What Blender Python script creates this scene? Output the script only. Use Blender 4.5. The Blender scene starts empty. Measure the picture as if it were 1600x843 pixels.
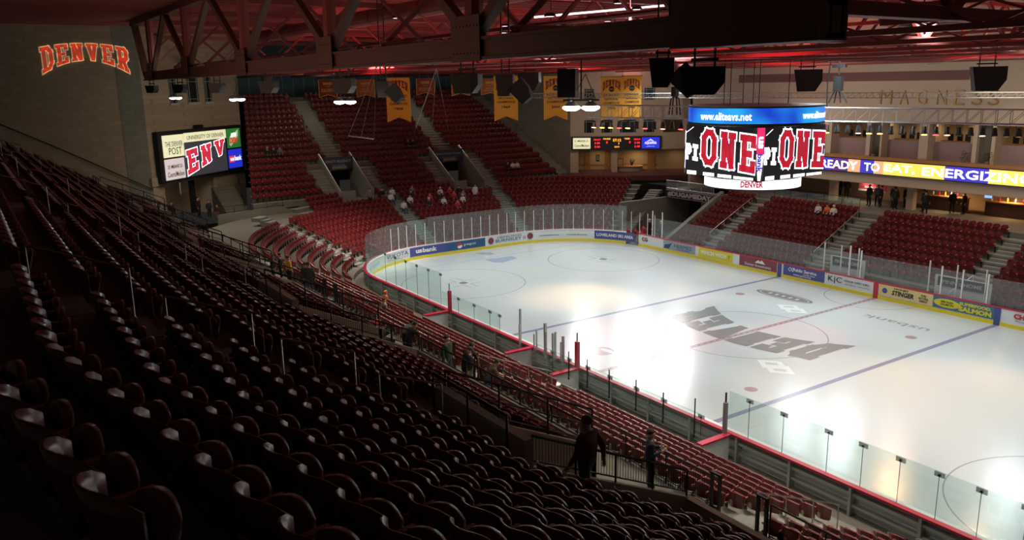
import bpy, math, random
from mathutils import Matrix, Vector
random.seed(7)
PI = math.pi
S = bpy.context.scene
COL = S.collection

# ---------------------------------------------------------------- camera
CAMP = Vector((30.33, -36.50, 14.414))
YAW, PIT, ROL = -0.9818, -0.2250, -0.0171
fw = Vector((math.sin(YAW)*math.cos(PIT), math.cos(YAW)*math.cos(PIT), math.sin(PIT)))
rt = fw.cross(Vector((0, 0, 1))).normalized(); up = rt.cross(fw)
r2 = math.cos(ROL)*rt + math.sin(ROL)*up; u2 = -math.sin(ROL)*rt + math.cos(ROL)*up
cd = bpy.data.cameras.new('camera'); cam = bpy.data.objects.new('camera', cd); COL.objects.link(cam)
cd.sensor_width = 36; cd.lens = 1273.8*36/1600; cd.clip_end = 400; cd.clip_start = 0.05
cam.matrix_world = Matrix(((r2.x, u2.x, -fw.x, CAMP.x), (r2.y, u2.y, -fw.y, CAMP.y), (r2.z, u2.z, -fw.z, CAMP.z), (0, 0, 0, 1)))
S.camera = cam
# ---------------------------------------------------------------- view, world
S.view_settings.view_transform = 'Standard'; S.view_settings.look = 'None'
S.view_settings.gamma = 1; S.view_settings.use_curve_mapping = False
S.view_settings.exposure = 0.0
W = bpy.data.worlds.new('world'); S.world = W; W.use_nodes = True
W.node_tree.nodes['Background'].inputs[0].default_value = (0.9, 0.85, 0.75, 1)
W.node_tree.nodes['Background'].inputs[1].default_value = 0.02

# ---------------------------------------------------------------- lights
def area(name, loc, size, power, color=(1, 1, 1), spread=180, rot=(0, 0, 0), size_y=None):
    d = bpy.data.lights.new(name, 'AREA'); d.energy = power; d.color = color; d.spread = math.radians(spread)
    d.shape = 'RECTANGLE'; d.size = size; d.size_y = size_y or size
    o = bpy.data.objects.new(name, d); o.location = loc; o.rotation_euler = rot; COL.objects.link(o); return o
def spot(name, loc, tgt, power, color, ang, blend=.6, rad=.15):
    d = bpy.data.lights.new(name, 'SPOT'); d.energy = power; d.color = color; d.spot_size = math.radians(ang); d.spot_blend = blend
    d.shadow_soft_size = rad
    o = bpy.data.objects.new(name, d); o.location = loc
    o.rotation_euler = (Vector(tgt)-Vector(loc)).to_track_quat('-Z', 'Y').to_euler(); COL.objects.link(o); return o
# banks of rink lamps over the ice
RINK = [(-24, -5), (-24, 6), (-12, -5), (-12, 6), (0, -6.5), (0, 7), (12, -5), (12, 6), (23, -5), (23, 6)]
for x, y in RINK:
    area('rink_lamp_light', (x, y, 16.55), 1.6, 640, (0.89, 1.0, 1.0), 118)
# lamp banks above the far stand: their mirror image is the glare on the ice
for x, y, p_ in ((-40, 20.3, 2600), (-36.5, 24.6, 9000), (-31.5, 27.5, 5600), (-28.8, 23.2, 1800), (-12.5, 22.4, 4200), (-8, 22.4, 3000), (-3.6, 22.4, 1200), (5.1, 23.4, 3500)):
    v = Vector((x*.25, -10, 0))-Vector((x, y, 16.2))
    d = area('side_lamp_light', (x, y, 16.2), 2.6 if p_ > 5000 else 2.0, p_*(.085 if p_ > 5000 else .075), (.97, 1, 1), 90, v.to_track_quat('-Z', 'Y').to_euler(), 1.0)
# red stage wash in the roof steel
for x, y in ((-36, -8), (-36, 8), (-22, -12), (-22, 6), (-8, -10), (-8, 10), (6, -8), (6, 12), (18, 0), (20, 16), (-14, 20), (12, 22)):
    area('red_wash_light', (x, y, 14.6), 3.5, 330, (1, .05, .07), 170, (PI, 0, 0))
# fill lights added over the stands to brighten the seats
for x, y, z, pw in ((-48, -6, 17, 130), (-48, 8, 17, 130), (-14, 19, 14.2, 230), (4, 19, 14.2, 230), (-36, -17, 14.5, 260), (-33, 18, 14, 160)):
    area('fill_light', (x, y, z), 3, pw, (1, .86, .68), 150)
for x in (17, 7, -3, -13, -22): area('near_stand_fill_light', (x, -14.0, 16.4), 6, 330, (1, .86, .70), 62, (math.radians(-14), 0, 0), 2)  # added fill that brightens the near lower rows
area('near_stand_fill_light', (8, -17, 16.5), 8, 60, (1, .9, .78), 140, (0, 0, 0), 4)  # weak added fill above the near stand
area('truss_fill_light', (-4, -31, 14.0), 30, 330, (1, .55, .4), 170, (PI*.8, 0, 0), 2)  # added fill that lifts the main truss out of black
def wash(loc, tgt, pw, col, sz=2.5, sp=150): area('fill_light', loc, sz, pw, col, sp, (Vector(tgt)-Vector(loc)).to_track_quat('-Z', 'Y').to_euler())  # aimed fill light, added without any lamp behind it
wash((-36, -13, 14.9), (-47, -18.5, 10), 140, (1, .84, .62)); wash((-30, -22, 15.2), (-43, -29, 13), 60, (.95, .9, .7))  # fill added for the left corner block and left wall
wash((-10, 13, 15.2), (-10, 24, 11.5), 170, (1, .88, .72)); wash((4, 13, 15.2), (4, 24, 11.5), 170, (1, .88, .72)); wash((-30, 14, 15.2), (-38, 25, 11), 110, (1, .86, .68))  # fill added for the far wall and far corner block
wash((-27, -9, 15.6), (-32.5, -10.5, 1.5), 380, (1, .80, .74), 2.0, 52)  # fill added for the near left corner seats
# coloured stage spots standing on the lighting truss
for (lx, ly), t, c, pw in (((-12, 2), (-12.5, -2.5, 0), (1, .46, .16), 7000), ((-6, 4), (-3, -5, 0), (1, .15, .18), 4200), ((4, 10), (8.5, -4, 0), (1, .45, .16), 4500),
                     ((8, 10), (12, 1, 0), (1, .45, .16), 4500), ((0, 8), (2, 2, 0), (1, .3, .3), 3000), ((-10, 6), (-8.5, 3.5, 0), (1, .5, .35), 1500), ((10, 9), (14, -8, 0), (1, .6, .4), 1500)):
    spot('stage_spot_light', (lx, ly, 12.2), t, pw, c, 42 if pw > 4000 else 34, 1.0, .4)

# ---------------------------------------------------------------- helpers
MATS = {}
def mat(name, col, rough=.6, metal=0, emit=0, ecol=None, noise=0, nscale=4, alpha=None, coat=0, spec=None):
    if name in MATS: return MATS[name]
    m = bpy.data.materials.new(name); m.use_nodes = True; nt = m.node_tree; b = nt.nodes['Principled BSDF']
    c = (*col, 1)
    b.inputs['Base Color'].default_value = c; b.inputs['Roughness'].default_value = rough; b.inputs['Metallic'].default_value = metal
    if spec is not None: b.inputs['Specular IOR Level'].default_value = spec
    if coat: b.inputs['Coat Weight'].default_value = coat; b.inputs['Coat Roughness'].default_value = .15
    if emit:
        b.inputs['Emission Color'].default_value = (*(ecol or col), 1); b.inputs['Emission Strength'].default_value = emit
    n = nt.nodes.new('ShaderNodeTexNoise'); n.inputs['Scale'].default_value = nscale; n.inputs['Detail'].default_value = 4
    tc = nt.nodes.new('ShaderNodeTexCoord'); nt.links.new(tc.outputs['Object'], n.inputs['Vector'])
    k = noise or .06
    r = nt.nodes.new('ShaderNodeMixRGB'); r.blend_type = 'MULTIPLY'; r.inputs[0].default_value = 1; r.inputs[1].default_value = c
    mp = nt.nodes.new('ShaderNodeMapRange'); mp.inputs[3].default_value = 1-k; mp.inputs[4].default_value = 1+k
    nt.links.new(n.outputs['Fac'], mp.inputs[0]); nt.links.new(mp.outputs[0], r.inputs[2]); nt.links.new(r.outputs[0], b.inputs['Base Color'])
    MATS[name] = m; return m
def block_mat(name, col, mortar, sx=.4, sy=.2):
    m = mat(name, col, .9, noise=.12, nscale=2); nt = m.node_tree; b = nt.nodes['Principled BSDF']
    br = nt.nodes.new('ShaderNodeTexBrick'); br.inputs['Scale'].default_value = 1; br.inputs['Brick Width'].default_value = sx*2; br.inputs['Row Height'].default_value = sy*2
    br.inputs['Mortar Size'].default_value = .02; br.inputs['Color1'].default_value = (*col, 1); br.inputs['Color2'].default_value = (*[v*.86 for v in col], 1); br.inputs['Mortar'].default_value = (*mortar, 1)
    g = nt.nodes.new('ShaderNodeNewGeometry'); sp = nt.nodes.new('ShaderNodeSeparateXYZ'); cb = nt.nodes.new('ShaderNodeCombineXYZ'); ad = nt.nodes.new('ShaderNodeMath')
    nt.links.new(g.outputs['Position'], sp.inputs[0]); nt.links.new(sp.outputs[0], ad.inputs[0]); nt.links.new(sp.outputs[1], ad.inputs[1])
    nt.links.new(ad.outputs[0], cb.inputs[0]); nt.links.new(sp.outputs[2], cb.inputs[1]); nt.links.new(cb.outputs[0], br.inputs['Vector'])
    nt.links.new(br.outputs['Color'], b.inputs['Base Color']); return m
def glass_mat(name, tint, haze, gl=.06, rough=.03):
    m = bpy.data.materials.new(name); m.use_nodes = True; nt = m.node_tree; nt.nodes.clear()
    o = nt.nodes.new('ShaderNodeOutputMaterial'); t = nt.nodes.new('ShaderNodeBsdfTransparent'); t.inputs[0].default_value = (*tint, 1)
    g = nt.nodes.new('ShaderNodeBsdfGlossy'); g.inputs['Roughness'].default_value = rough; d = nt.nodes.new('ShaderNodeBsdfDiffuse'); d.inputs[0].default_value = (.75, .9, .9, 1)
    a = nt.nodes.new('ShaderNodeMixShader'); a.inputs[0].default_value = haze; c = nt.nodes.new('ShaderNodeMixShader'); c.inputs[0].default_value = gl
    nt.links.new(t.outputs[0], a.inputs[1]); nt.links.new(d.outputs[0], a.inputs[2]); nt.links.new(a.outputs[0], c.inputs[1]); nt.links.new(g.outputs[0], c.inputs[2]); nt.links.new(c.outputs[0], o.inputs[0])
    MATS[name] = m; return m

class MB:
    def __init__(s): s.v = []; s.f = []; s.m = []
    def add(s, vs, fs, mi=0):
        b = len(s.v); s.v += [tuple(v) for v in vs]; s.f += [tuple(b+i for i in f) for f in fs]; s.m += [mi]*len(fs); return s
    def box(s, x0, x1, y0, y1, z0, z1, mi=0, M=None):
        vs = [Vector((x, y, z)) for x in (x0, x1) for y in (y0, y1) for z in (z0, z1)]
        if M: vs = [M @ v for v in vs]
        return s.add(vs, [(0, 1, 3, 2), (4, 6, 7, 5), (0, 4, 5, 1), (2, 3, 7, 6), (0, 2, 6, 4), (1, 5, 7, 3)], mi)
    def hexa(s, base, top, mi=0):
        n = len(base); return s.add(list(base)+list(top), [tuple(range(n))[::-1], tuple(range(n, 2*n))]+[(i, (i+1) % n, n+(i+1) % n, n+i) for i in range(n)], mi)
    def tube(s, pts, r, n=6, mi=0, caps=True):
        pts = [Vector(p) for p in pts]; rings = []
        for i, p in enumerate(pts):
            d = (pts[min(i+1, len(pts)-1)]-pts[max(i-1, 0)]).normalized()
            a = d.cross(Vector((0, 0, 1)) if abs(d.z) < .9 else Vector((1, 0, 0))).normalized(); b = d.cross(a)
            rr = r[i] if isinstance(r, (list, tuple)) else r
            rings.append([p+rr*(math.cos(2*PI*k/n+PI/4)*a+math.sin(2*PI*k/n+PI/4)*b) for k in range(n)])
        vs = [v for g in rings for v in g]; fs = []
        for i in range(len(pts)-1):
            for k in range(n): fs.append((i*n+k, i*n+(k+1) % n, (i+1)*n+(k+1) % n, (i+1)*n+k))
        if caps: fs += [tuple(range(n))[::-1], tuple(range((len(pts)-1)*n, len(pts)*n))]
        return s.add(vs, fs, mi)
    def lathe(s, c, prof, n=16, mi=0):
        vs = [(c[0]+r*math.cos(2*PI*k/n), c[1]+r*math.sin(2*PI*k/n), c[2]+z) for r, z in prof for k in range(n)]
        fs = [(i*n+k, i*n+(k+1) % n, (i+1)*n+(k+1) % n, (i+1)*n+k) for i in range(len(prof)-1) for k in range(n)]
        return s.add(vs, fs, mi)
    def build(s, name, m, parent=None, smooth=False, M=None):
        me = bpy.data.meshes.new(name); vs = s.v if M is None else [tuple(M @ Vector(v)) for v in s.v]
        me.from_pydata(vs, [], s.f); ms = m if isinstance(m, (list, tuple)) else [m]
        for x in ms: me.materials.append(x)
        if len(ms) > 1: me.polygons.foreach_set('material_index', s.m)
        if smooth: me.polygons.foreach_set('use_smooth', [True]*len(s.f))
        me.validate(); me.update()
        o = bpy.data.objects.new(name, me); COL.objects.link(o)
        if parent: o.parent = parent
        return o
def tag(o, label=None, cat=None, group=None, kind=None):
    if label: o['label'] = label
    if cat: o['category'] = cat
    if group: o['group'] = group
    if kind: o['kind'] = kind
    return o
def thing(name, label, cat, loc=(0, 0, 0), rz=0, group=None):
    o = bpy.data.objects.new(name, None); COL.objects.link(o); o.location = loc; o.rotation_euler = (0, 0, rz); o.empty_display_size = .2
    return tag(o, label, cat, group)
def struct(name, mb, m, smooth=False, label=None):
    return tag(mb.build(name, m, None, smooth), label, None, None, 'structure')
def copy_tree(o, parent=None):
    c = o.copy(); COL.objects.link(c)
    if parent: c.parent = parent
    for ch in o.children: copy_tree(ch, c)
    return c
def frame(o, x, z):      # local x along text, local y up (z), local z outward normal
    x = Vector(x).normalized(); y = Vector(z).normalized(); n = x.cross(y)
    return Matrix(((x.x, y.x, n.x, o[0]), (x.y, y.y, n.y, o[1]), (x.z, y.z, n.z, o[2]), (0, 0, 0, 1)))
def text(body, w, h, M, m, parent=None, name='lettering', bold=.02, shear=0, keep=False, ext=.004, dz=.006):
    c = bpy.data.curves.new('t', 'FONT'); c.body = body; c.size = 1; c.offset = bold; c.shear = shear; c.align_x = 'CENTER'; c.extrude = ext; c.resolution_u = 2; c.space_line = .95
    t = bpy.data.objects.new('t', c); me = bpy.data.meshes.new_from_object(t); bpy.data.objects.remove(t); bpy.data.curves.remove(c)
    xs = [v.co.x for v in me.vertices]; ys = [v.co.y for v in me.vertices]
    x0, x1, y0, y1 = min(xs), max(xs), min(ys), max(ys); sx = w/(x1-x0); sy = h/(y1-y0)
    if keep: sx = sy = min(sx, sy)
    for v in me.vertices: v.co = M @ Vector(((v.co.x-(x0+x1)/2)*sx, (v.co.y-(y0+y1)/2)*sy, v.co.z+dz))
    me.materials.append(m); me.name = name; o = bpy.data.objects.new(name, me); COL.objects.link(o)
    if parent: o.parent = parent
    return o
# slab block capitals built from strokes on a unit square
T_ = .25
GL = {
 'D': [(.2, 0, .2, 1), (0, 1, .7, 1), (0, 0, .7, 0), (.7, 1, 1, .78), (1, .78, 1, .22), (1, .22, .7, 0)],
 'E': [(.2, 0, .2, 1), (0, 1, 1, 1), (0, 0, 1, 0), (.2, .5, .7, .5), (1, 1, 1, .8), (1, 0, 1, .2)],
 'N': [(.15, 0, .15, 1), (.85, 0, .85, 1), (.15, 1, .85, 0), (0, 1, .25, 1), (0, 0, .3, 0), (.7, 1, 1, 1)],
 'V': [(.12, 1, .5, 0), (.88, 1, .5, 0), (0, 1, .3, 1), (.7, 1, 1, 1)],
 'R': [(.2, 0, .2, 1), (0, 1, .75, 1), (.95, .9, .95, .6), (.75, 1, .95, .9), (.95, .6, .75, .48), (.2, .48, .75, .48), (.5, .48, .9, 0), (0, 0, .35, 0), (.8, 0, 1, 0)],
 'O': [(.3, 1, .7, 1), (.3, 0, .7, 0), (0, .8, 0, .2), (1, .8, 1, .2), (.3, 1, 0, .8), (.7, 1, 1, .8), (.3, 0, 0, .2), (.7, 0, 1, .2)],
 'P': [(.2, 0, .2, 1), (0, 1, .75, 1), (1, .85, 1, .6), (.75, 1, 1, .85), (1, .6, .75, .45), (.2, .45, .75, .45), (0, 0, .4, 0)],
 'I': [(.5, 0, .5, 1), (.15, 1, .85, 1), (.15, 0, .85, 0)], 'U': [(.2, 1, .2, .2), (.8, 1, .8, .2), (.2, .2, .4, 0), (.8, .2, .6, 0), (.4, 0, .6, 0), (0, 1, .35, 1), (.65, 1, 1, 1)],
}
def block_text(word, w, h, m, M, parent, name='lettering', arch=None, grow=0, dz=0, t=T_, gap=.3, depth=.01):
    """strokes of each capital as boxes, mapped through arch(u,v) when given; u,v in metres from the word's middle"""
    mb = MB(); n = len(word); cell = w/(n+gap*(n-1)); tt = t*cell*.5
    for i, ch in enumerate(word):
        if ch not in GL: continue
        ox = -w/2+i*cell*(1+gap)
        for x0, y0, x1, y1 in GL[ch]:
            a = Vector((ox+tt+(cell-2*tt)*x0, -h/2+tt+(h-2*tt)*y0)); b = Vector((ox+tt+(cell-2*tt)*x1, -h/2+tt+(h-2*tt)*y1))
            d = (b-a).normalized(); q = Vector((-d.y, d.x))*(tt+grow); e = d*(tt*.85+grow); N = 4
            top = []; 
            for j in range(N+1):
                p = (a-e).lerp(b+e, j/N)
                for s_ in (q, -q):
                    c = p+s_; c = Vector(arch(c.x, c.y)) if arch else c; top.append(c)
            if depth == 0:
                e_ = dz+.0004*len(mb.f)/4; b_ = len(mb.v); mb.add([M @ Vector((c.x, c.y, e_)) for c in top], [(2*j, 2*j+1, 2*j+3, 2*j+2) for j in range(N)]); continue
            vs = [M @ Vector((c.x, c.y, dz)) for c in top]+[M @ Vector((c.x, c.y, dz+depth)) for c in top]; k = len(top)
            fs = []
            for j in range(N):
                fs += [(2*j, 2*j+1, 2*j+3, 2*j+2), (k+2*j, k+2*j+2, k+2*j+3, k+2*j+1), (2*j, 2*j+2, k+2*j+2, k+2*j), (2*j+1, k+2*j+1, k+2*j+3, 2*j+3)]
            fs += [(0, k, k+1, 1), (2*N, 2*N+1, k+2*N+1, k+2*N)]
            mb.add(vs, fs)
    return mb.build(name, m, parent)

M_conc = mat('concrete', (.17, .165, .135), .85, noise=.2, nscale=1.5)
M_tread = mat('stair_concrete', (.23, .24, .21), .8, noise=.2, nscale=1.2)
M_block = block_mat('tan_block', (.40, .33, .235), (.30, .26, .19))
M_block2 = block_mat('grey_block', (.25, .255, .205), (.2, .2, .16))
M_beige = mat('beige_plaster', (.52, .44, .34), .85, noise=.08, nscale=.6)
M_red = mat('seat_plastic', (.17, .016, .018), .29, noise=.1, nscale=8, spec=.75)
M_redarm = mat('seat_arm', (.50, .24, .17), .35)
M_brk = mat('seat_bracket', (.45, .38, .34), .4, metal=.5)
M_black = mat('black_paint', (.014, .014, .015), .45)
M_blackm = mat('black_metal', (.03, .03, .03), .4, metal=.6)
M_steel = mat('galvanised_steel', (.52, .56, .57), .35, metal=.8)
M_rail = mat('handrail_steel', (.45, .44, .42), .3, metal=.9)
M_alu = mat('truss_aluminium', (.26, .26, .26), .45, metal=.3)
M_cap = mat('red_cap', (.52, .02, .06), .35)
M_white = mat('board_white', (.75, .80, .80), .35)
M_yellow = mat('kick_yellow', (.80, .66, .02), .35)
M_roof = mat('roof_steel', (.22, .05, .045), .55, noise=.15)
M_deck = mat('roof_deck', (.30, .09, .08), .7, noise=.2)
M_wood = mat('door_wood', (.40, .20, .08), .5, noise=.2)
M_glass = glass_mat('rink_glass', (.90, .97, .95), .04)
M_glassf = glass_mat('far_glass', (.93, .94, .94), .05, .035)
M_redem = mat('crimson', (.55, .03, .04), .5)
M_gold = mat('banner_gold', (.78, .36, .03), .8, noise=.05)
M_txtd = mat('ink_dark', (.03, .02, .02), .6)
M_txtw = mat('ink_white', (.85, .85, .85), .5)
def em(name, c, s=1.0): return mat(name, c, .5, emit=s)

# ================================================================ ICE
ICE = bpy.data.materials.new('ice'); ICE.use_nodes = True
def ice_mat(name, col, m=None):
    m = m or bpy.data.materials.new(name); m.use_nodes = True; b = m.node_tree.nodes['Principled BSDF']; nt = m.node_tree
    b.inputs['Base Color'].default_value = (*col, 1); b.inputs['Roughness'].default_value = .17; b.inputs['IOR'].default_value = 1.45
    n = nt.nodes.new('ShaderNodeTexNoise'); n.inputs['Scale'].default_value = .5; n.inputs['Detail'].default_value = 5
    mp = nt.nodes.new('ShaderNodeMapping'); mp.inputs['Scale'].default_value = (1, 5, 1); tc = nt.nodes.new('ShaderNodeTexCoord')
    nt.links.new(tc.outputs['Object'], mp.inputs[0]); nt.links.new(mp.outputs[0], n.inputs[0])
    r = nt.nodes.new('ShaderNodeMapRange'); r.inputs[3].default_value = .14; r.inputs[4].default_value = .27
    bp = nt.nodes.new('ShaderNodeBump'); bp.inputs['Strength'].default_value = .25; bp.inputs['Distance'].default_value = .01; n2 = nt.nodes.new('ShaderNodeTexNoise'); n2.inputs['Scale'].default_value = 1.3; n2.inputs['Detail'].default_value = 3; nt.links.new(mp.outputs[0], n2.inputs[0]); nt.links.new(n2.outputs['Fac'], bp.inputs['Height']); nt.links.new(bp.outputs[0], b.inputs['Normal'])
    nt.links.new(n.outputs['Fac'], r.inputs[0]); nt.links.new(r.outputs[0], b.inputs['Roughness']); MATS[name] = m; return m
ice_mat('ice', (.60, .67, .67), ICE)
I_blue = ice_mat('ice_blue_line', (.27, .28, .42)); I_red = ice_mat('ice_red_line', (.40, .30, .31)); I_grey = ice_mat('ice_grey_paint', (.26, .27, .25))
I_line = ice_mat('ice_thin_line', (.34, .36, .39)); I_lt = ice_mat('ice_white_paint', (.80, .90, .88)); I_crs = ice_mat('ice_crease', (.36, .46, .58)); I_pep = ice_mat('ice_pale_red', (.42, .30, .32))
I_crm = ice_mat('ice_cream', (.62, .70, .60))
L_, H_, R_ = 30.48, 12.95, 8.53
def outline(off=0, n=12, L=L_, H=H_, R=R_):
    pts = []
    for cx, cy, a0 in ((L-R, H-R, 0), (-(L-R), H-R, 90), (-(L-R), -(H-R), 180), (L-R, -(H-R), 270)):
        for k in range(n+1):
            a = math.radians(a0+90*k/n); pts.append((cx+(R+off)*math.cos(a), cy+(R+off)*math.sin(a)))
    return pts
P = outline(.1, 16); mb = MB(); mb.add([(x, y, 0) for x, y in P]+[(x, y, -.05) for x, y in P], [tuple(range(len(P)))])
Z = .004
def flat(pts, mi, z=Z): mb.add([(x, y, z) for x, y in pts], [tuple(range(len(pts)))], mi)
def rect(x0, x1, y0, y1, mi, z=Z): flat([(x0, y0), (x1, y0), (x1, y1), (x0, y1)], mi, z)
def ring(cx, cy, r, w, mi, n=72, a0=0, a1=360, ry=None, z=Z):
    ry = ry or r; vs = []; 
    for k in range(n+1):
        a = math.radians(a0+(a1-a0)*k/n)
        for q in (-w/2, w/2): vs.append((cx+(r+q)*math.cos(a), cy+(ry+q)*math.sin(a), z))
    mb.add(vs, [(2*k, 2*k+1, 2*k+3, 2*k+2) for k in range(n)], mi)
def disc(cx, cy, r, mi, n=32, ry=None, z=Z): flat([(cx+r*math.cos(2*PI*k/n), cy+(ry or r)*math.sin(2*PI*k/n)) for k in range(n)], mi, z)
for x in (-7.8, 7.8): rect(x-.15, x+.15, -12.95, 12.95, 1)
rect(-.15, -.03, -12.95, 12.95, 2); rect(.03, .15, -12.95, 12.95, 2)
k = -12.9
while k < 12.9: rect(-.03, .03, k, k+.25, 2); k += .5
for x in (-27.1, 27.1): rect(x-.025, x+.025, -12.2, 12.2, 4)
ring(0, 0, 4.57, .07, 4)
for x, y in ((-20.7, 6.77), (-20.7, -6.77), (20.7, 6.77), (20.7, -6.77)):
    ring(x, y, 4.6, .06, 4); disc(x, y, .32, 3)
    for sx in (-1, 1):
        for sy in (-1, 1):
            rect(x+sx*.45 if sx > 0 else x-1.65, x+1.65 if sx > 0 else x-.45, y+sy*.3-.03, y+sy*.3+.03, 4); rect(x+sx*.6-.03, x+sx*.6+.03, y+sy*.3 if sy > 0 else y-1.2, y+1.2 if sy > 0 else y-.3, 4)
for x in (-6.17, 6.17):
    for y in (-6.77, 6.77): disc(x, y, .32, 7)
ring(-.2, 12.9, 3.0, .06, 4, 30, 180, 360)
flat([(-26.7, -1.2), (-25.3, -1.15), (-24.75, -.6), (-25.4, 1.3), (-26.5, 1.5)], 6); flat([(-29.4, -.4), (-28.1, .1), (-28, .7), (-29.1, .9)], 6)
disc(-20.9, -.4, 1.1, 8, ry=.7); ring(-20.9, -.4, .6, .16, 0, ry=.35, z=Z+.002)
disc(-3.96, 8.6, 2.25, 3, 48, .72, z=Z); ring(-3.96, 8.6, 1.95, .08, 0, 60, ry=.55, z=Z+.002)
for q in range(5): rect(-5.2+q*.55, -4.95+q*.55, 8.42, 8.76, 0, Z+.002)
disc(-2.45, -8.8, .72, 4, ry=.72); disc(-2.45, -8.98, .6, 7, ry=.42, z=Z+.002); disc(-2.3, -8.5, .5, 0, ry=.2, z=Z+.003)
def du(cx, cy):  # white interlocked diamond
    for dx, dy in ((-.35, .15), (.35, -.15)):
        o = [(cx+dx-.95, cy+dy), (cx+dx, cy+dy+.75), (cx+dx+.95, cy+dy), (cx+dx, cy+dy-.75)]; i = [(cx+dx+(a-cx-dx)*.5, cy+dy+(b-cy-dy)*.5) for a, b in o]
        
        for k in range(4): flat([o[k], o[(k+1) % 4], i[(k+1) % 4], i[k]], 5, Z+.004+(.003 if dx > 0 else 0))
du(4.85, -3.3); du(-1.6, 6.4)
ice = struct('ice_surface', mb, [ICE, I_blue, I_red, I_grey, I_line, I_lt, I_crs, I_pep, I_crm], label='white ice sheet with painted lines, circles and logos inside the boards')
def archI(u, v):
    t = u/5.4; lo = -.9-2.3*t*t; hi = 2.0-1.25*t*t; hi += 2.0*max(0, abs(t)-.82)*5*.15; s = (v+1.5)/3.0; return (u, lo+(hi-lo)*s)
fI = frame((.1, 0, .007), (-1, 0, 0), (0, -1, 0))
block_text('DENVER', 10.4, 3.0, I_grey, fI, ice, 'ice_lettering', archI, t=.40, gap=.08, depth=0)
text('pepsi', 1.5, .5, frame((-4.2, -8.7, .004), (-1, 0, 0), (0, -1, 0)), I_line, ice, 'ice_lettering', 0, ext=0, dz=0)
text('usbank', 4.2, .7, frame((3.95, 8.75, .004), (-1, 0, 0), (0, -1, 0)), I_line, ice, 'ice_lettering', .01, ext=0, dz=0)
mb = MB(); mb.box(-62, 45, -46, 46, -.6, -.12); struct('floor', mb, M_conc)
# concrete apron round the boards
mb = MB(); A = outline(.05, 12); B = outline(4.2, 12)
for z0 in (0.0,): mb.add([(x, y, z0) for x, y in A]+[(x, y, z0) for x, y in B], [(i, (i+1) % len(A), len(A)+(i+1) % len(A), len(A)+i) for i in range(len(A))])
struct('rink_apron', mb, M_conc)

# ================================================================ BOARDS
def arc_path(n=10):
    """inner face of the boards, counter-clockwise from the near right corner to the far right side, as (x, y, nx, ny)"""
    return None
def sweep(path, prof, closed=False, mi=0, out=None):
    """path: [(x,y,nx,ny)], prof: closed ring of (d,z); d along outward normal"""
    mbb = out or MB(); n = len(prof); vs = [(x+nx*d, y+ny*d, z) for x, y, nx, ny in path for d, z in prof]
    fs = [(i*n+k, (i+1)*n+k, (i+1)*n+(k+1) % n, i*n+(k+1) % n) for i in range(len(path)-1) for k in range(n)]
    fs += [tuple(range(n))[::-1], tuple(range((len(path)-1)*n, len(path)*n))]
    mbb.add(vs, fs, mi); return mbb
def straight(x0, x1, side):  # side -1 near, +1 far
    n = max(2, int(abs(x1-x0)/2)+1); return [(x0+(x1-x0)*k/(n-1), side*H_, 0, side) for k in range(n)]
def corner(cx, cy, a0, a1, n=14, R=R_):
    o = []
    for k in range(n+1):
        a = math.radians(a0+(a1-a0)*k/n); o.append((cx+R*math.cos(a), cy+R*math.sin(a), math.cos(a), math.sin(a)))
    return o
CL = L_-R_; CH = H_-R_
near = straight(CL, -CL, -1)
nearcorner = corner(CL, -CH, 0, -90, 10)
leftc1 = corner(-CL, -CH, 270, 180, 14)
endw = [(-L_, y, -1, 0) for y in (-2.2, 0, 2.2)]
leftc2 = corner(-CL, CH, 180, 107, 12)          # stops at the player gate
far = [p for p in corner(-CL, CH, 97.5, 90, 2)]+straight(-CL+1, CL, 1)
whole1 = nearcorner+near[1:]+leftc1[1:]+endw+leftc2
whole2 = far
def boards(name, label, path):
    t = thing(name, label, 'rink boards')
    sweep(path, [(.02, .0), (.1, 0), (.1, 1.05), (.02, 1.05)]).build('board_panel', M_white, t)
    sweep(path, [(-.005, 0), (.02, 0), (.02, .22), (-.005, .22)]).build('kick_plate', M_yellow, t)
    k0, k1 = (.2, .42) if path is whole1 else (-.01, .1)
    sweep(path, [(k0, 1.05), (k1, 1.05), (k1, 1.12), (k0, 1.12)]).build('cap_rail', M_cap, t)
    if path is whole1: sweep(path, [(-.01, 1.05), (.2, 1.05), (.2, 1.1), (-.01, 1.1)]).build('board_ledge', M_white, t)
    m2 = MB(); 
    for z0 in (.32, .72): sweep(path, [(.1, z0), (.3, z0), (.3, z0+.1), (.1, z0+.1)], out=m2)
    acc = 0; last = path[0]
    for p in path:
        acc += math.dist(p[:2], last[:2]); 
    # posts every 2.44 m
    L = 0
    for a, b in zip(path, path[1:]):
        seg = math.dist(a[:2], b[:2])
        while L <= seg:
            f = L/seg if seg else 0; x = a[0]+(b[0]-a[0])*f; y = a[1]+(b[1]-a[1])*f; nx = a[2]+(b[2]-a[2])*f; ny = a[3]+(b[3]-a[3])*f
            M = Matrix.Translation((x, y, 0)) @ Matrix.Rotation(math.atan2(ny, nx), 4, 'Z'); m2.box(.1, .4, -.05, .05, 0, 1.04, 0, M); L += 2.44 if True else 0
        L -= seg
    m2.build('support_frame', M_steel, t); return t
B1 = boards('dasher_boards', 'white rink boards with red cap along the near side and left end', whole1)
B2 = boards('dasher_boards', 'white rink boards with many adverts along the far side', whole2)
def arc_at(s):  # distance s along the end boards, s=0 at (-30.48,0), positive towards the far side
    if abs(s) <= CH: return (-L_, s, -1, 0)
    a = (abs(s)-CH)/R_; sg = 1 if s > 0 else -1
    ang = math.pi-a*sg; cx, cy = -CL, sg*CH
    return (cx+R_*math.cos(ang), cy+R_*math.sin(ang), math.cos(ang), math.sin(ang))
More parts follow.
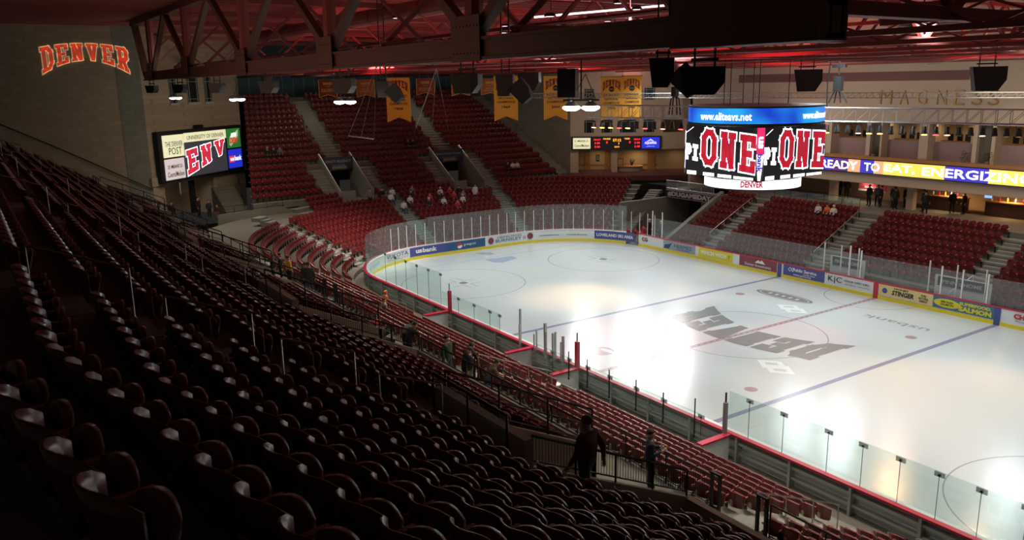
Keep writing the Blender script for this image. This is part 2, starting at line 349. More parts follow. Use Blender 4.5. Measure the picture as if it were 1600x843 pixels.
def advert(board, path, bg, z0=.28, z1=1.03):
    return sweep(path, [(-.012, z0), (.015, z0), (.015, z1), (-.012, z1)]).build('advert_panel', bg, board)
def adfar(x0, x1, bg): return advert(B2, [(x0, H_, 0, 1), (x1, H_, 0, 1)], bg)
def tfar(body, x, z, w, h, m, par, **k):
    # far boards face -y: reading direction +x
    return text(body, w, h, frame((x, H_-.014, z), (1, 0, 0), (0, 0, 1)), m, par, **k)
c_ = lambda n, r, g, b: mat(n, (r, g, b), .4)
A_grey = c_('ad_grey', .33, .38, .42); A_yel = c_('ad_yellow', .72, .66, .03); A_mar = c_('ad_maroon', .22, .05, .07); A_blu = c_('ad_blue', .07, .09, .30); A_cream = c_('ad_cream', .75, .62, .28)
A_teal = c_('ad_teal', .06, .16, .26); A_navy = c_('ad_navy', .03, .07, .18); A_olive = c_('ad_olive', .35, .36, .03); A_red = c_('ad_red', .55, .03, .05)
p = adfar(-20.0, -16.3, A_grey); tfar('HERMES', -17.7, .68, 2.0, .32, A_navy, p, bold=0); tfar('WORLDWIDE', -17.6, .42, 1.5, .1, A_navy, p, bold=0)
mbw = MB(); mbw.add([(-19.9, H_-.02, .32), (-19.3, H_-.02, .35), (-18.9, H_-.02, .95), (-19.2, H_-.02, .75), (-19.6, H_-.02, .68), (-19.85, H_-.02, .6)], [(0, 1, 2, 3, 4, 5)]); mbw.build('wing_emblem', A_navy, p)
p = adfar(-15.9, -12.3, A_yel); tfar('WHICH WICH', -14.3, .66, 2.7, .34, M_txtw, p, bold=.04); tfar('?', -12.65, .66, .22, .34, A_olive, p)
p = adfar(-11.6, -8.05, A_mar); tfar('Denver Investments', -9.8, .5, 2.5, .22, M_txtw, p, bold=0)
mbw = MB(); mbw.add([(-10.1, H_-.02, .7), (-9.75, H_-.02, .95), (-9.6, H_-.02, .82), (-9.45, H_-.02, .98), (-9.1, H_-.02, .68)], [(0, 1, 2, 3, 4)]); mbw.build('mountain_emblem', M_txtw, p)
for x in (-7.8, 7.8): adfar(x-.17, x+.17, A_blu)
adfar(-.17, .17, A_red)
for x, m_ in ((-7.8, A_blu), (7.8, A_blu)): advert(B2, [(x-.17, H_-.01, 0, 1), (x+.17, H_-.01, 0, 1)], m_, .0, 1.03)
advert(B2, [(-.17, H_-.01, 0, 1), (.17, H_-.01, 0, 1)], A_red, .0, 1.03)
p = adfar(-7.45, -3.95, A_blu); tfar('Public Service', -5.6, .78, 2.0, .24, M_txtw, p, bold=.02); tfar('Credit Union', -5.2, .56, 1.0, .12, M_txtw, p, bold=0); tfar('www.pscu.org', -5.8, .38, 1.5, .14, M_txtw, p, bold=.01)
mbw = MB()
for q in (0, .25): mbw.tube([(-7.0+q, H_-.02, .75), (-6.85+q, H_-.02, .9), (-6.7+q, H_-.02, .75), (-6.85+q, H_-.02, .6), (-7.0+q, H_-.02, .75)], .025, 4)
mbw.build('diamond_emblem', M_txtw, p)
tfar('K|C', -3.1, .66, 1.1, .5, M_txtd, B2, bold=0); tfar('KEVIN M. CHRIST, D.M.D.', -1.4, .74, 1.9, .15, A_navy, B2, bold=.01); tfar('FAMILY DENTISTRY  |  ORTHODONTICS', -1.4, .5, 1.9, .08, A_navy, B2, bold=0)
p = adfar(.2, 3.9, A_cream); tfar('STINGER', 1.9, .62, 1.5, .32, M_txtd, p, bold=.04, shear=.2); tfar('HONEY', 1.8, .9, 1.0, .12, M_txtd, p, bold=.03); tfar('PURE\nNATURAL\nENERGY', 3.3, .64, .65, .5, M_txtd, p, bold=.02)
m4 = MB(); m4.lathe((0, 0, 0), [(.01, 0), (.2, 0)], 6); m4.build('bee_emblem', A_blu, p, M=frame((.65, H_-.02, .66), (1, 0, 0), (0, 0, 1)))
p = adfar(3.92, 7.6, A_teal); tfar('SUPERFOOD.', 6.5, .84, 1.9, .2, A_yel, p, bold=.05); tfar('SALMON', 6.5, .52, 1.95, .32, A_yel, p, bold=.06)
m4 = MB(); m4.add([(math.cos(2*PI*k/20)*.85, math.sin(2*PI*k/20)*.27, 0) for k in range(20)], [tuple(range(20))]); m4.build('oval_emblem', A_yel, p, M=frame((4.8, H_-.02, .66), (1, 0, 0), (0, 0, 1))); tfar('SMOKED\nSALMON', 4.8, .66, .8, .3, M_txtd, p, dz=.012, bold=.02)
tfar('CHAMBERLIN', 10.0, .76, 2.6, .32, A_red, B2, bold=.05); tfar('Windows Doors Siding', 9.8, .46, 2.0, .1, A_navy, B2, bold=0)
def tend(body, s0, s1, z, h, m, par, **k):
    """lettering bent along the curved end boards"""
    o = text(body, s1-s0, h, Matrix.Identity(4), m, par, **k)
    for v in o.data.vertices:
        x, y, nx, ny = arc_at((s0+s1)/2+v.co.x); d = .016+v.co.z*.5; v.co = Vector((x-nx*d, y-ny*d, z+v.co.y))
    return o
def adend(s0, s1, bg): return advert(B1, [arc_at(s0+(s1-s0)*k/6) for k in range(7)], bg)
A_sea = c_('ad_sea', .35, .55, .5)
tend('BURNETT CUSTOMS', -13.9, -10.4, .62, .3, A_sea, B1, bold=0); tend('VUKOTA', -9.2, -6.5, .75, .35, A_navy, B1, bold=0); tend('CAPITAL MANAGEMENT', -9.2, -6.5, .44, .12, A_grey, B1, bold=0)
p = adend(-6.3, -2.7, A_blu)
tend('us', -5.7, -5.05, .66, .3, M_txtw, p, bold=.05); tend('bank', -5.0, -3.6, .7, .4, M_txtw, p, bold=.04)
p = adend(-2.7, 1.3, mat('ad_pepsi', (.03, .10, .24), .4)); tend('pepsi', -.9, .3, .66, .28, M_txtw, p, bold=0)
m4 = MB(); fr = frame((-L_+.03, -1.35, .66), (0, 1, 0), (0, 0, 1))
m4.add([(math.cos(a)*.27, math.sin(a)*.27, 0) for a in [PI*k/12+.3 for k in range(13)]], [tuple(range(13))]); m4.build('round_emblem', A_red, p, M=fr)
m4 = MB(); m4.add([(math.cos(a)*.27, math.sin(a)*.27, 0) for a in [PI*k/12+PI+.0 for k in range(13)]], [tuple(range(13))]); m4.build('round_emblem', M_txtw, p, M=fr)
for s in (1.9, 6.1):
    a = arc_at(s); m4 = MB(); m4.lathe((0, 0, 0), [(.01, .0), (.3, 0)], 16); m4.build('lion_emblem', A_mar, B1, M=frame((a[0]-a[2]*.03, a[1]-a[3]*.03, .66), Vector((-a[3], a[2], 0))*-1 if False else (a[3]*1.0, -a[2]*1.0, 0), (0, 0, 1)))
tend('HEPBURNS', 2.6, 5.2, .86, .14, A_navy, B1, bold=0); tend('BURNSLEY II', 2.4, 5.6, .58, .28, A_navy, B1, bold=0)
tend('Complete Basement', 7.0, 8.9, .6, .12, M_txtd, B1); tend('Complete Basement', 9.6, 11.5, .6, .12, M_txtd, B1)
p = adend(12.2, 16.3, A_blu)
tend('LOVELAND SKI AREA', 12.4, 16.1, .66, .28, M_txtw, p, bold=.03)
tend('CG', 17.1, 17.8, .7, .35, A_mar, B1, bold=.05)

# ================================================================ GLASS
def pane(a, b, z0, z1, m, d=.06, group=None, label='', clip=None, name='glass_barrier'):
    t = thing(name, label, 'glass', (0, 0, 0), 0, group)
    g = MB()
    vs = [(q[0]+q[2]*dd, q[1]+q[3]*dd, z) for q in (a, b) for dd in (d, d+.012) for z in (z0, z1)]
    g.add(vs, [(0, 1, 5, 4), (2, 6, 7, 3), (0, 4, 6, 2), (1, 3, 7, 5), (0, 2, 3, 1), (4, 5, 7, 6)]); g.build('glass_sheet', m, t)
    if clip:
        c = MB(); x, y = b[0]+b[2]*(d+.02), b[1]+b[3]*(d+.02); M = Matrix.Translation((x, y, z1-.1)) @ Matrix.Rotation(math.atan2(b[3], b[2])-PI/2, 4, 'Z')
        c.box(-.16, .16, -.03, .0, -.09, .07, 0, M); c.build('clip_plate', M_clip, t)
        c = MB(); c.box(-.035, .035, -.045, .035, -.06, .0, 0, M); c.build('clip', M_blackm, t)
        c = MB(); c.box(-.006, .006, -.01, .01, -(z1-z0)+.1, 0, 0, M); c.build('seam', M_blackm, t)
    return t
M_clip = glass_mat('clip_plastic', (.62, .62, .62), .25)
# near side: panes standing on the boards, right of the benches
xs = [10.35, 11.35, 12.9, 14.75, 16.05, 17.35, 18.6, 19.85, 21.1, 22.4]
ORD = ['first', 'second', 'third', 'fourth', 'fifth', 'sixth', 'seventh', 'eighth', 'ninth', 'tenth', 'eleventh', 'twelfth', 'thirteenth', 'fourteenth', 'fifteenth', 'sixteenth', 'seventeenth', 'eighteenth', 'nineteenth', 'twentieth']
def P_(x): return (x, -H_, 0, -1)
for i, (x0, x1) in enumerate(zip(xs, xs[1:])):
    pane(P_(x0), P_(x1), 1.12, 2.72, M_glass, .2, 'near glass panes right of the benches', 'clear glass pane on the near boards, %s to the right of the benches' % ORD[i], True)
xs = [-12.4, -10.4, -8.6, -6.9, -5.9]
for i, (x0, x1) in enumerate(zip(xs, xs[1:])): pane(P_(x0), P_(x1), 1.12, 2.1, M_glass, .2, 'low glass panes on the near boards', 'low glass pane on the near boards, %s after the tall left glass' % ORD[i], True)
xs = [-.6, .75, 2.05, 3.4, 4.9, 6.6, 8.2, 10.2]
for i, (x0, x1) in enumerate(zip(xs, xs[1:])): pane(P_(x0), P_(x1), 1.12, 2.05, M_glass, 1.55, 'low glass panes behind the benches', 'low glass pane behind the near benches, %s from the penalty box' % ORD[i], True)
xs = [-12.5+-k*1.57 for k in range(7)]
for i, (x0, x1) in enumerate(zip(xs, xs[1:])): pane(P_(x1), P_(x0), 1.12, 3.2, M_glass, .2, 'tall glass panes near left', 'tall clear glass pane on the near left boards, %s from the tall red post' % ORD[i], i % 2 == 0 or True)
c1 = corner(-CL, -CH, 270, 180, 9)
for i, (a, b) in enumerate(zip(c1, c1[1:])): pane(a, b, 1.12, 3.3, M_glass, .2, 'curved glass of the near left corner', 'glass pane in the near left rink corner, %s from the side boards' % ORD[i])
# end glass
ss = [-CH+.0001]
s = -CH
pts = [(-L_, y, -1, 0) for y in (-4.42, -2.95, -1.3, .35, 2.1, 4.42)]+corner(-CL, CH, 180, 107, 6)[1:]
for i, (a, b) in enumerate(zip(pts, pts[1:])): pane(a, b, 1.12, 3.45, M_glassf, .1, 'glass behind the left goal end', 'tall glass pane on the left end boards, %s counting towards the gate' % ORD[i])
def post(x, y, z0, z1, m, label, r=.03, group=None, name='glass_post'):
    g = MB(); g.box(x-r, x+r, y-r, y+r, z0, z1); g.box(x-r*1.6, x+r*1.6, y-r*1.6, y+r*1.6, z0, z0+.08); o = g.build(name, m); return tag(o, label, 'post', group)
M_wp = mat('white_post', (.8, .82, .8), .4)
pts2 = pts+corner(-CL, -CH, 216, 180, 4)[:-1]
seen = 0
ep = []
for i in range(-9, 21):
    a = arc_at(i*.93+.3*(i % 2)*0); ep.append(a)
for i, a in enumerate(ep):
    post(a[0]+a[2]*.08, a[1]+a[3]*.08, 1.12, 3.0, M_wp, 'slim white post holding the glass behind the left end boards', .022, 'white glass posts of the left end')
# far side glass
xf = [-21.6+1.46*k for k in range(24)]
for i, (x0, x1) in enumerate(zip(xf, xf[1:])):
    if -7 < x0 and x1 > .5 and x0 < 7.0: z1 = 2.9
    pane((x0, H_, 0, 1), (x1, H_, 0, 1), 1.12, 2.72, M_glassf, .2, 'glass along the far boards', 'glass pane on the far side boards', None)
for x, z in ((-21.6, 3.3), (-20.4, 3.3), (-2.2, 3.2), (-1.35, 3.0), (5.5, 2.9), (4.2, 2.9), (7.0, 2.9)):
    post(x, H_+.2, 1.12, z, M_wp, 'white post rising from the far boards in front of the penalty boxes' if x > -5 else 'white post beside the player gate', .04, 'white posts on the far boards')

# ================================================================ STANDS
def yk(k): return -36.05+.8454*k
def fk(k): return 11.451-.4917*k          # floor height of an upper near row
BEND, WA = 22.4, math.radians(9.5)
def upt(k, s, dy=0):
    """point on upper near row k at run s, moved dy towards the ice"""
    b = BEND+.03*k
    if s <= b: return (s, yk(k)+dy)
    return (b+(s-b)*math.cos(WA)-dy*math.sin(WA)*min(1, (s-b)), yk(k)+(s-b)*math.sin(WA)+dy*(1 if True else 0))
UC = [17.6, 5.0, -7.6, -20.2, -32.8]
KMAX = 13
XW = -43.0
def in_vom(x, pad=0):
    return any(c-2.0-pad < x < c+1.1+pad for c in UC)
mb = MB()
def cell_(mb, p, q, z, zr, mi=0):
    """tread between polylines p (back) and q (front) at z with a riser down to zr along q"""
    n = len(p); mb.add([(*a, z) for a in p]+[(*a, z) for a in q]+[(*a, zr) for a in q], [(i, i+1, n+i+1, n+i) for i in range(n-1)]+[(n+i, n+i+1, 2*n+i+1, 2*n+i) for i in range(n-1)], mi)
def cuts(k):
    xs = [XW]
    if k >= 9:
        for c in sorted(UC): xs += [c-2.0, c+1.1]
    xs += [36]
    return [(xs[i], xs[i+1]) for i in range(0, len(xs), 2)]
for k in range(-2, KMAX+1):
    for a, b in cuts(k):
        ss = [a]+[s for s in (BEND, 24, 26, 28, 32) if a < s < b]+[b]
        cell_(mb, [upt(k, s, -.1) for s in ss], [upt(k, s, .7454) for s in ss], fk(k), fk(k)-.4917 if k < KMAX else 3.39)
struct('seating_tier', mb, M_conc, label='stepped concrete of the near upper stand')
# stair treads in the aisles
mb = MB()
for c in UC:
    for k in range(-1, 9):
        for h in (0, 1):
            if h: mb.box(c-.62, c+.62, yk(k)+.76, yk(k)+1.17, fk(k)-.48, fk(k)-.245)
            else: mb.box(c-.62, c+.62, yk(k)-.1, yk(k)+.765, fk(k)-.3, fk(k)+.012)
    for k in range(9, KMAX+1):
        y = yk(k)-.1; mb.box(c+1.2, c+2.4, y, y+.84, fk(k)-.3, fk(k)+.012)
struct('stair_treads', mb, M_tread)
# curb wall at the foot of the upper stand, cross aisle
mb = MB(); y0 = yk(KMAX)+.75
for a, b in cuts(KMAX): mb.box(a, min(b, 30), y0-.02, y0+.14, 3.39, fk(KMAX)+.42)
struct('curb_wall', mb, M_beige, label='low tan wall at the foot of the near upper stand')
mb = MB(); mb.box(XW-4, 34, -28.6, -21.25, 3.2, 3.39); struct('cross_aisle', mb, M_conc)
# vomitories
for j, c in enumerate(UC):
    mb = MB(); xl, xr = c-2.0, c+1.1
    mb.box(xl-.15, xr+.15, -28.62, -28.42, 5.6, 8.0)                  # parapet over the passage
    for x in (xl-.15, xr):                                             # side walls stepping down
        mb.hexa([(x, -28.5, 3.39), (x+.15, -28.5, 3.39), (x+.15, y0+.1, 3.39), (x, y0+.1, 3.39)], [(x, -28.5, 7.45), (x+.15, -28.5, 7.45), (x+.15, y0+.1, fk(KMAX)+.4), (x, y0+.1, fk(KMAX)+.4)])
    struct('vomitory_wall', mb, M_beige, label='tan walls of the stair passage cut into the near upper stand')
    mb = MB(); mb.box(xl, xr, -33, -32.8, 3.39, 6.2); mb.box(xl-.1, xl, -32.9, -28.5, 3.39, 6.2); mb.box(xr, xr+.1, -32.9, -28.5, 3.39, 6.2); struct('vomitory_passage', mb, M_block2)
WH = ['nearest', 'second', 'third', 'fourth', 'fifth']
def fence(name, label, pts, h, m, rails=2, posts=None, mesh=False, group=None, r=.025, glassp=False, lower=.12):
    """rail along pts (x,y,z of the foot) with posts"""
    t = thing(name, label, 'railing', (0, 0, 0), 0, group)
    g = MB(); g.tube([(x, y, z+h) for x, y, z in pts], r*1.2, 6); g.build('handrail', m, t)
    if rails > 1:
        g = MB(); g.tube([(x, y, z+lower) for x, y, z in pts], r*.8, 5)
        if rails > 2: g.tube([(x, y, z+h*.55) for x, y, z in pts], r*.8, 5)
        g.build('lower_rail', m, t)
    L = [0]
    for a, b in zip(pts, pts[1:]): L.append(L[-1]+math.dist(a, b))
    def at(s):
        for i in range(len(pts)-1):
            if s <= L[i+1]+1e-6: f = (s-L[i])/max(1e-6, L[i+1]-L[i]); return [pts[i][q]+(pts[i+1][q]-pts[i][q])*f for q in range(3)]
        return list(pts[-1])
    n = posts or max(2, int(L[-1]/1.5)+1)
    for i in range(n):
        x, y, z = at(L[-1]*i/(n-1)); g = MB(); g.tube([(x, y, z), (x, y, z+h)], r, 6); g.build('post', m, t)
    if mesh:
        g = MB(); k = 0; s = .1
        while s < L[-1]: x, y, z = at(s); g.tube([(x, y, z+lower), (x, y, z+h)], .006, 3, caps=False); s += .08
        g.build('wire_infill', m, t)
    if glassp:
        g = MB(); vs = []
        for a in pts: vs += [(a[0], a[1], a[2]+lower), (a[0], a[1], a[2]+h-.05)]
        g.add(vs, [(2*i, 2*i+2, 2*i+3, 2*i+1) for i in range(len(pts)-1)]); o = g.build('glass_infill', M_glass, t); sm = o.modifiers.new('s', 'SOLIDIFY'); sm.thickness = .01
    return t
for j, c in enumerate(UC):
    xl, xr = c-2.0, c+1.1; w = WH[j]
    ye = y0+.05
    fence('stair_railing', 'black wire mesh railing down the right side of the %s stair passage' % w, [(xr+.08, -28.4, 7.4), (xr+.08, ye, fk(KMAX)+.42)], .62, M_blackm, 2, 5, True)
    fence('stair_railing', 'black railing down the left side of the %s stair passage' % w, [(xl-.08, -28.4, 7.4), (xl-.08, ye, fk(KMAX)+.42)], .95, M_blackm, 3, 4)
    fence('landing_railing', 'glass railing with bright top rail on the landing above the %s stair passage' % w, [(xl+.3, -28.9, fk(8)), (xr, -28.9, fk(8))], 1.0, M_blackm, 2, 3, False, glassp=True)
    for q, kk in enumerate((0, 2, 4, 6)):
        fence('aisle_handrail', 'thin metal handrail in the %s upper aisle, %s from the top of the stand' % (w, ORD[q]), [(c, yk(kk)+.1, fk(kk)), (c, yk(kk)+1.35, fk(kk+1))], .93, M_rail, 1, 2, r=.016)
xs = [-43, -34.8-.2, -30.9, -22.2, -18.3, -9.6, -6.4, 3.0, 6.3, 15.6, 18.9, 30]
# glass/wire railing on the tan curb wall
n_ = 0
for a, b in ((-42, -35.2), (-31.5, -22.6), (-18.9, -10), (-6.3, 2.6), (6.3, 15.3)):
    fence('curb_railing', 'long black railing on the low tan curb wall, %s' % ['by the tan corner block', 'second from the corner block', 'third from the corner block', 'left of the second passage', 'left of the nearest passage'][n_], [(a, y0+.06, fk(KMAX)+.4), (b, y0+.06, fk(KMAX)+.4)], .5, M_blackm, 2, None, False, lower=.05); n_ += 1
# lower bowl: rows parallel to the boards
def di(i): return 3.46+.7956*i
def fi(i): return 1.04+.3355*i
def bowl_path(d, x_start=27, y_end=None, a_end=180, n=16):
    p = [(x_start, -(H_+d), 0, -1), (18, -(H_+d), 0, -1), (4, -(H_+d), 0, -1), (-CL, -(H_+d), 0, -1)]
    for k in range(1, n+1):
        a = math.radians(270-90*k/n); p.append((-CL+(R_+d)*math.cos(a), -CH+(R_+d)*math.sin(a), math.cos(a), math.sin(a)))
    p.append((-(L_+d), CH, -1, 0))
    for k in range(1, 11):
        a = math.radians(180-60*k/10); p.append((-CL+(R_+d)*math.cos(a), CH+(R_+d)*math.sin(a), math.cos(a), math.sin(a)))
    return p
mb = MB(); NB = 10
for i in range(-2, NB):
    p = bowl_path(0)
    if i == -2: p = [q for q in p if q[0] < -23]
    if i >= 7: p = [q for q in p if q[3] > -.5 or q[0] < -38]
    ins = [(x+nx*(di(i)-.7), y+ny*(di(i)-.7)) for x, y, nx, ny in p]; outs = [(x+nx*(di(i)+.1), y+ny*(di(i)+.1)) for x, y, nx, ny in p]
    z = fi(i)
    cell_(mb, outs, ins, z, z-.34 if i > -2 else 0)
struct('seating_tier', mb, M_conc, label='stepped concrete of the lower bowl along the near side and the left end')
mb = MB(); p = bowl_path(0)[2:16]
a_ = [(x+nx*(di(7)-.7), y+ny*(di(7)-.7)) for x, y, nx, ny in p]; b_ = [(x+nx*(di(7)+4.8), y+ny*(di(7)+4.8)) for x, y, nx, ny in p]
cell_(mb, b_, a_, 3.388, 3.05); struct('corner_concourse', mb, M_conc)
LC = [17.8, 4.05, -9.6, -20.5]
mb = MB()
for c in LC:
    for i in range(-1, 7):
        y = -(H_+di(i)); z = fi(i) if i >= 0 else .7
        mb.box(c-.6, c+.6, y-.1, y+.72, z-.3, z+.02); mb.box(c-.6, c+.6, y+.72, y+1.1, z-.33, z-.16)
ECS = [(-10.6, 14), (-2.9, 9), (6.3, 9), (14.2, 9), (-17.6, 8)]  # arc distance along end boards of the aisles
def end_at(s, d):
    """like arc_at but keeping the same direction for every row"""
    x, y, nx, ny = arc_at(s); return (x+nx*d, y+ny*d, nx, ny)
for s, nr in ECS:
    for i in range(-2, min(nr, 10)):
        z = fi(i)
        x, y, nx, ny = end_at(s, di(i)); M = Matrix.Translation((x, y, 0)) @ Matrix.Rotation(math.atan2(ny, nx), 4, 'Z')
        mb.box(-.72, .1, -.6, .6, z-.3, z+.02, 0, M); mb.box(-1.1, -.72, -.6, .6, z-.33, z-.16, 0, M)
# end upper stand
def xu(u): return -41.9-.86*u
def fu(u): return 4.45+.53*u
def yl(u): return -15.5+.284*(-43.2-xu(u))
def yr(u): return 16.9+.19*(xu(u)+55.8)
NU = 17
POR = [(-7.6, -4.6), (4.5, 7.9)]
t2 = MB()
for u in range(NU):
    segs = [(yl(u), POR[0][0]), (POR[0][1], POR[1][0]), (POR[1][1], yr(u)+.3)] if u < 5 else [(yl(u), yr(u)+.3)]
    for a, b in segs: cell_(t2, [(xu(u)-.1, b), (xu(u)-.1, a)], [(xu(u)+.76, b), (xu(u)+.76, a)], fu(u), fu(u)-.53)
cell_(t2, [(-58, yr(16)), (-58, yl(16))], [(xu(16)-.1, yr(16)), (xu(16)-.1, yl(16))], fu(16)+.4, fu(16))
struct('seating_tier', t2, M_conc, label='stepped concrete of the upper stand at the left end')
EC = [(-6.1, 5), (6.2, 5)]
for yc, u0 in EC:
    for u in range(u0, NU):
        mb.box(xu(u)-.1, xu(u)+.78, yc-.75, yc+.75, fu(u)-.35, fu(u)+.02); mb.box(xu(u)+.78, xu(u)+1.2, yc-.75, yc+.75, fu(u)-.52, fu(u)-.26)
    lo, hi = (POR[0] if yc < 0 else POR[1])
    for u in range(0, 5):
        for a, b in ((lo-1.5, lo-.25), (hi+.25, hi+1.5)):
            mb.box(xu(u)-.1, xu(u)+.78, a, b, fu(u)-.35, fu(u)+.02); mb.box(xu(u)+.78, xu(u)+1.2, a, b, fu(u)-.52, fu(u)-.26)
for u in range(0, NU):
    mb.box(xu(u)-.1, xu(u)+.78, yr(u)-1.5, yr(u)-.1, fu(u)-.35, fu(u)+.02); mb.box(xu(u)+.78, xu(u)+1.2, yr(u)-1.5, yr(u)-.1, fu(u)-.52, fu(u)-.26)
struct('stair_treads', mb, M_tread, label='pale concrete stair treads in the aisles of the lower bowl and left end')
# portals of the end stand
for (lo, hi), nm, big, sm_ in ((POR[0], 'left', 'HYATT REGENCY', 'TECH CENTER'), (POR[1], 'right', 'Porter Adventist Hospital', 'centura health')):
    g = MB()
    for y in (lo-.2, hi):
        g.hexa([(-41.0, y, 3.6), (-41.0, y+.2, 3.6), (-46.3, y+.2, 3.6), (-46.3, y, 3.6)], [(-41.0, y, 4.8), (-41.0, y+.2, 4.8), (-46.3, y+.2, 8.0), (-46.3, y, 8.0)])
    g.box(-46.4, -46.2, lo, hi, 6.3, 7.4); g.box(-46.2, -41.0, lo, hi, 3.5, 3.8); g.box(-41.1, -40.95, lo, lo+1.3, 3.8, 4.9)
    struct('portal_wall', g, M_tread, label='grey concrete side walls of the %s portal in the end stand' % nm)
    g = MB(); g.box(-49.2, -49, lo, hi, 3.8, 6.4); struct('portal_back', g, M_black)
    dr = thing('portal_door', 'lit tan door seen inside the %s portal of the end stand' % nm, 'door'); g = MB(); g.box(-48.95, -48.85, lo+1.4, lo+2.1, 3.8, 6.0); g.build('door_leaf', M_wood, dr); g = MB(); g.box(-48.84, -48.78, lo+1.95, lo+2.02, 4.8, 4.95); g.build('door_handle', M_steel, dr)
    sg = thing('portal_sign', 'dark sign over the %s portal of the end stand with pale lettering' % nm, 'sign'); g = MB(); g.box(-45.4, -45.25, lo+.0, hi-.0, 6.5, 7.75); g.build('sign_panel', mat('sign_navy', (.03, .04, .07), .5), sg)
    f_ = frame((-45.24, (lo+hi)/2, 7.3), (0, 1, 0), (0, 0, 1)); text(big, (hi-lo)*.86, .26, f_, mat('sign_text', (.45, .5, .55), .5), sg, bold=.01); f_ = frame((-45.24, (lo+hi)/2, 6.9), (0, 1, 0), (0, 0, 1)); text(sm_, (hi-lo)*.45, .14, f_, MATS['sign_text'], sg, bold=0)
    for y in (lo-.1, hi+.1): fence('portal_handrail', 'pale handrail on the sloping wall of the %s portal, on its %s side' % (nm, 'left' if y < (lo+hi)/2 else 'right'), [(-41.1, y, 4.75), (-46.2, y, 7.95)], .12, M_rail, 1, 4, r=.03)
# far lower bowl
def yf(i): return 14.85+.8*i
def ff(i): return .5+.4*i
NF = 9; FXA = -20.5
mb = MB()
for i in range(NF): mb.box(FXA, 16, yf(i)-.7, yf(i)+.1, ff(i)-1.2 if i else 0, ff(i))
mb.box(-26, 16, yf(NF)-.7, 29.5, 3.6, 4.1)
struct('seating_tier', mb, M_conc, label='stepped concrete of the far lower stand')
FC = [-16.3, -6.0, 4.95]
mb = MB()
for c in FC:
    for i in range(NF): mb.box(c-.62, c+.62, yf(i)-.72, yf(i)+.1, ff(i)-.1, ff(i)+.02); mb.box(c-.62, c+.62, yf(i)-1.1, yf(i)-.72, ff(i)-.39, ff(i)-.19)
struct('stair_treads', mb, M_tread, label='pale concrete stair treads in the aisles of the far stand')

# ================================================================ SEATS
def seat_parts():
    t = thing('stadium_seat', '', 'seat')
    nu, nv = 9, 4; g = MB(); vs = []
    for side in (0, 1):
        for j in range(nv+1):
            for i in range(nu+1):
                u = -1+2*i/nu; v = j/nv
                top = .87-.10*abs(u)**4; bot = .40+.03*u*u; z = bot+(top-bot)*v
                x = .244*u; y = -.05-.08*v+(.09+.075*v)*abs(u)**2.1+(.022 if side else 0)
                vs.append((x, y, z))
    N = (nu+1)*(nv+1); fs = []
    for j in range(nv):
        for i in range(nu):
            a = j*(nu+1)+i; fs += [(a, a+1, a+nu+2, a+nu+1), (N+a, N+a+nu+1, N+a+nu+2, N+a+1)]
    rim = [i for i in range(nu+1)]+[(j)*(nu+1)+nu for j in range(1, nv+1)]+[nv*(nu+1)+i for i in range(nu-1, -1, -1)]+[j*(nu+1) for j in range(nv-1, 0, -1)]
    for a, b in zip(rim, rim[1:]+rim[:1]): fs.append((a, N+a, N+b, b))
    g.add(vs, fs); g.build('backrest', M_red, t, True)
    g = MB(); vs = []; nu = 6
    for side in (0, 1):
        for j in range(4):
            for i in range(nu+1):
                u = -1+2*i/nu; v = j/3; vs.append((.225*u*(1-.1*v*v), .10+.07*v+(.05 if side else 0)+.03*(1-u*u), .38+.33*v-.05*v*u*u))
    N = (nu+1)*4; fs = []
    for j in range(3):
        for i in range(nu):
            a = j*(nu+1)+i; fs += [(a, a+1, a+nu+2, a+nu+1), (N+a, N+a+nu+1, N+a+nu+2, N+a+1)]
    rim = [i for i in range(nu+1)]+[(j)*(nu+1)+nu for j in range(1, 4)]+[3*(nu+1)+i for i in range(nu-1, -1, -1)]+[j*(nu+1) for j in range(2, 0, -1)]
    for a, b in zip(rim, rim[1:]+rim[:1]): fs.append((a, N+a, N+b, b))
    g.add(vs, fs); g.build('seat_pan', M_red, t, True)
    g = MB(); g.box(-.275, -.235, -.06, .06, 0, .42); g.box(-.275, -.235, -.08, .18, .36, .60); g.box(-.28, -.23, -.12, .12, 0, .02); g.build('side_frame', M_black, t)
    g = MB(); g.box(-.28, -.23, -.04, .27, .60, .632); g.box(-.276, -.234, .24, .275, .55, .61); g.build('armrest', M_redarm, t)
    g = MB(); g.hexa([(-.07, -.08, .44), (.03, -.08, .44), (.03, -.05, .44), (-.07, -.05, .44)], [(-.055, -.125, .60), (.02, -.125, .60), (.02, -.095, .60), (-.055, -.095, .60)]); g.build('back_bracket', M_brk, t)
    return t
def seat_low():
    """light seat for the mass of seats: verts, faces, material index"""
    g = MB(); nu = 4; vs = []
    for side in (0, 1):
        for j in range(3):
            for i in range(nu+1):
                u = -1+2*i/nu; v = j/2; top = .87-.09*abs(u)**4; z = .40+(top-.40)*v
                vs.append((.240*u, -.05-.08*v+(.10+.085*v)*u*u+(.022 if side else 0), z))
    N = 15; fs = []
    for j in range(2):
        for i in range(nu):
            a = j*(nu+1)+i; fs += [(a, a+1, a+nu+2, a+nu+1), (N+a, N+a+nu+1, N+a+nu+2, N+a+1)]
    rim = [0, 1, 2, 3, 4, 9, 14, 13, 12, 11, 10, 5]
    for a, b in zip(rim, rim[1:]+rim[:1]): fs.append((a, N+a, N+b, b))
    g.add(vs, fs, 0); g.hexa([(-.215, .11, .38), (.215, .11, .38), (.215, .16, .38), (-.215, .16, .38)], [(-.19, .19, .70), (.19, .19, .70), (.19, .24, .70), (-.19, .24, .70)], 0)
    g.box(-.27, -.24, -.05, .05, 0, .4, 1); g.box(-.28, -.23, -.04, .26, .58, .632, 2); g.box(-.06, .03, -.115, -.07, .46, .6, 3)
    return g
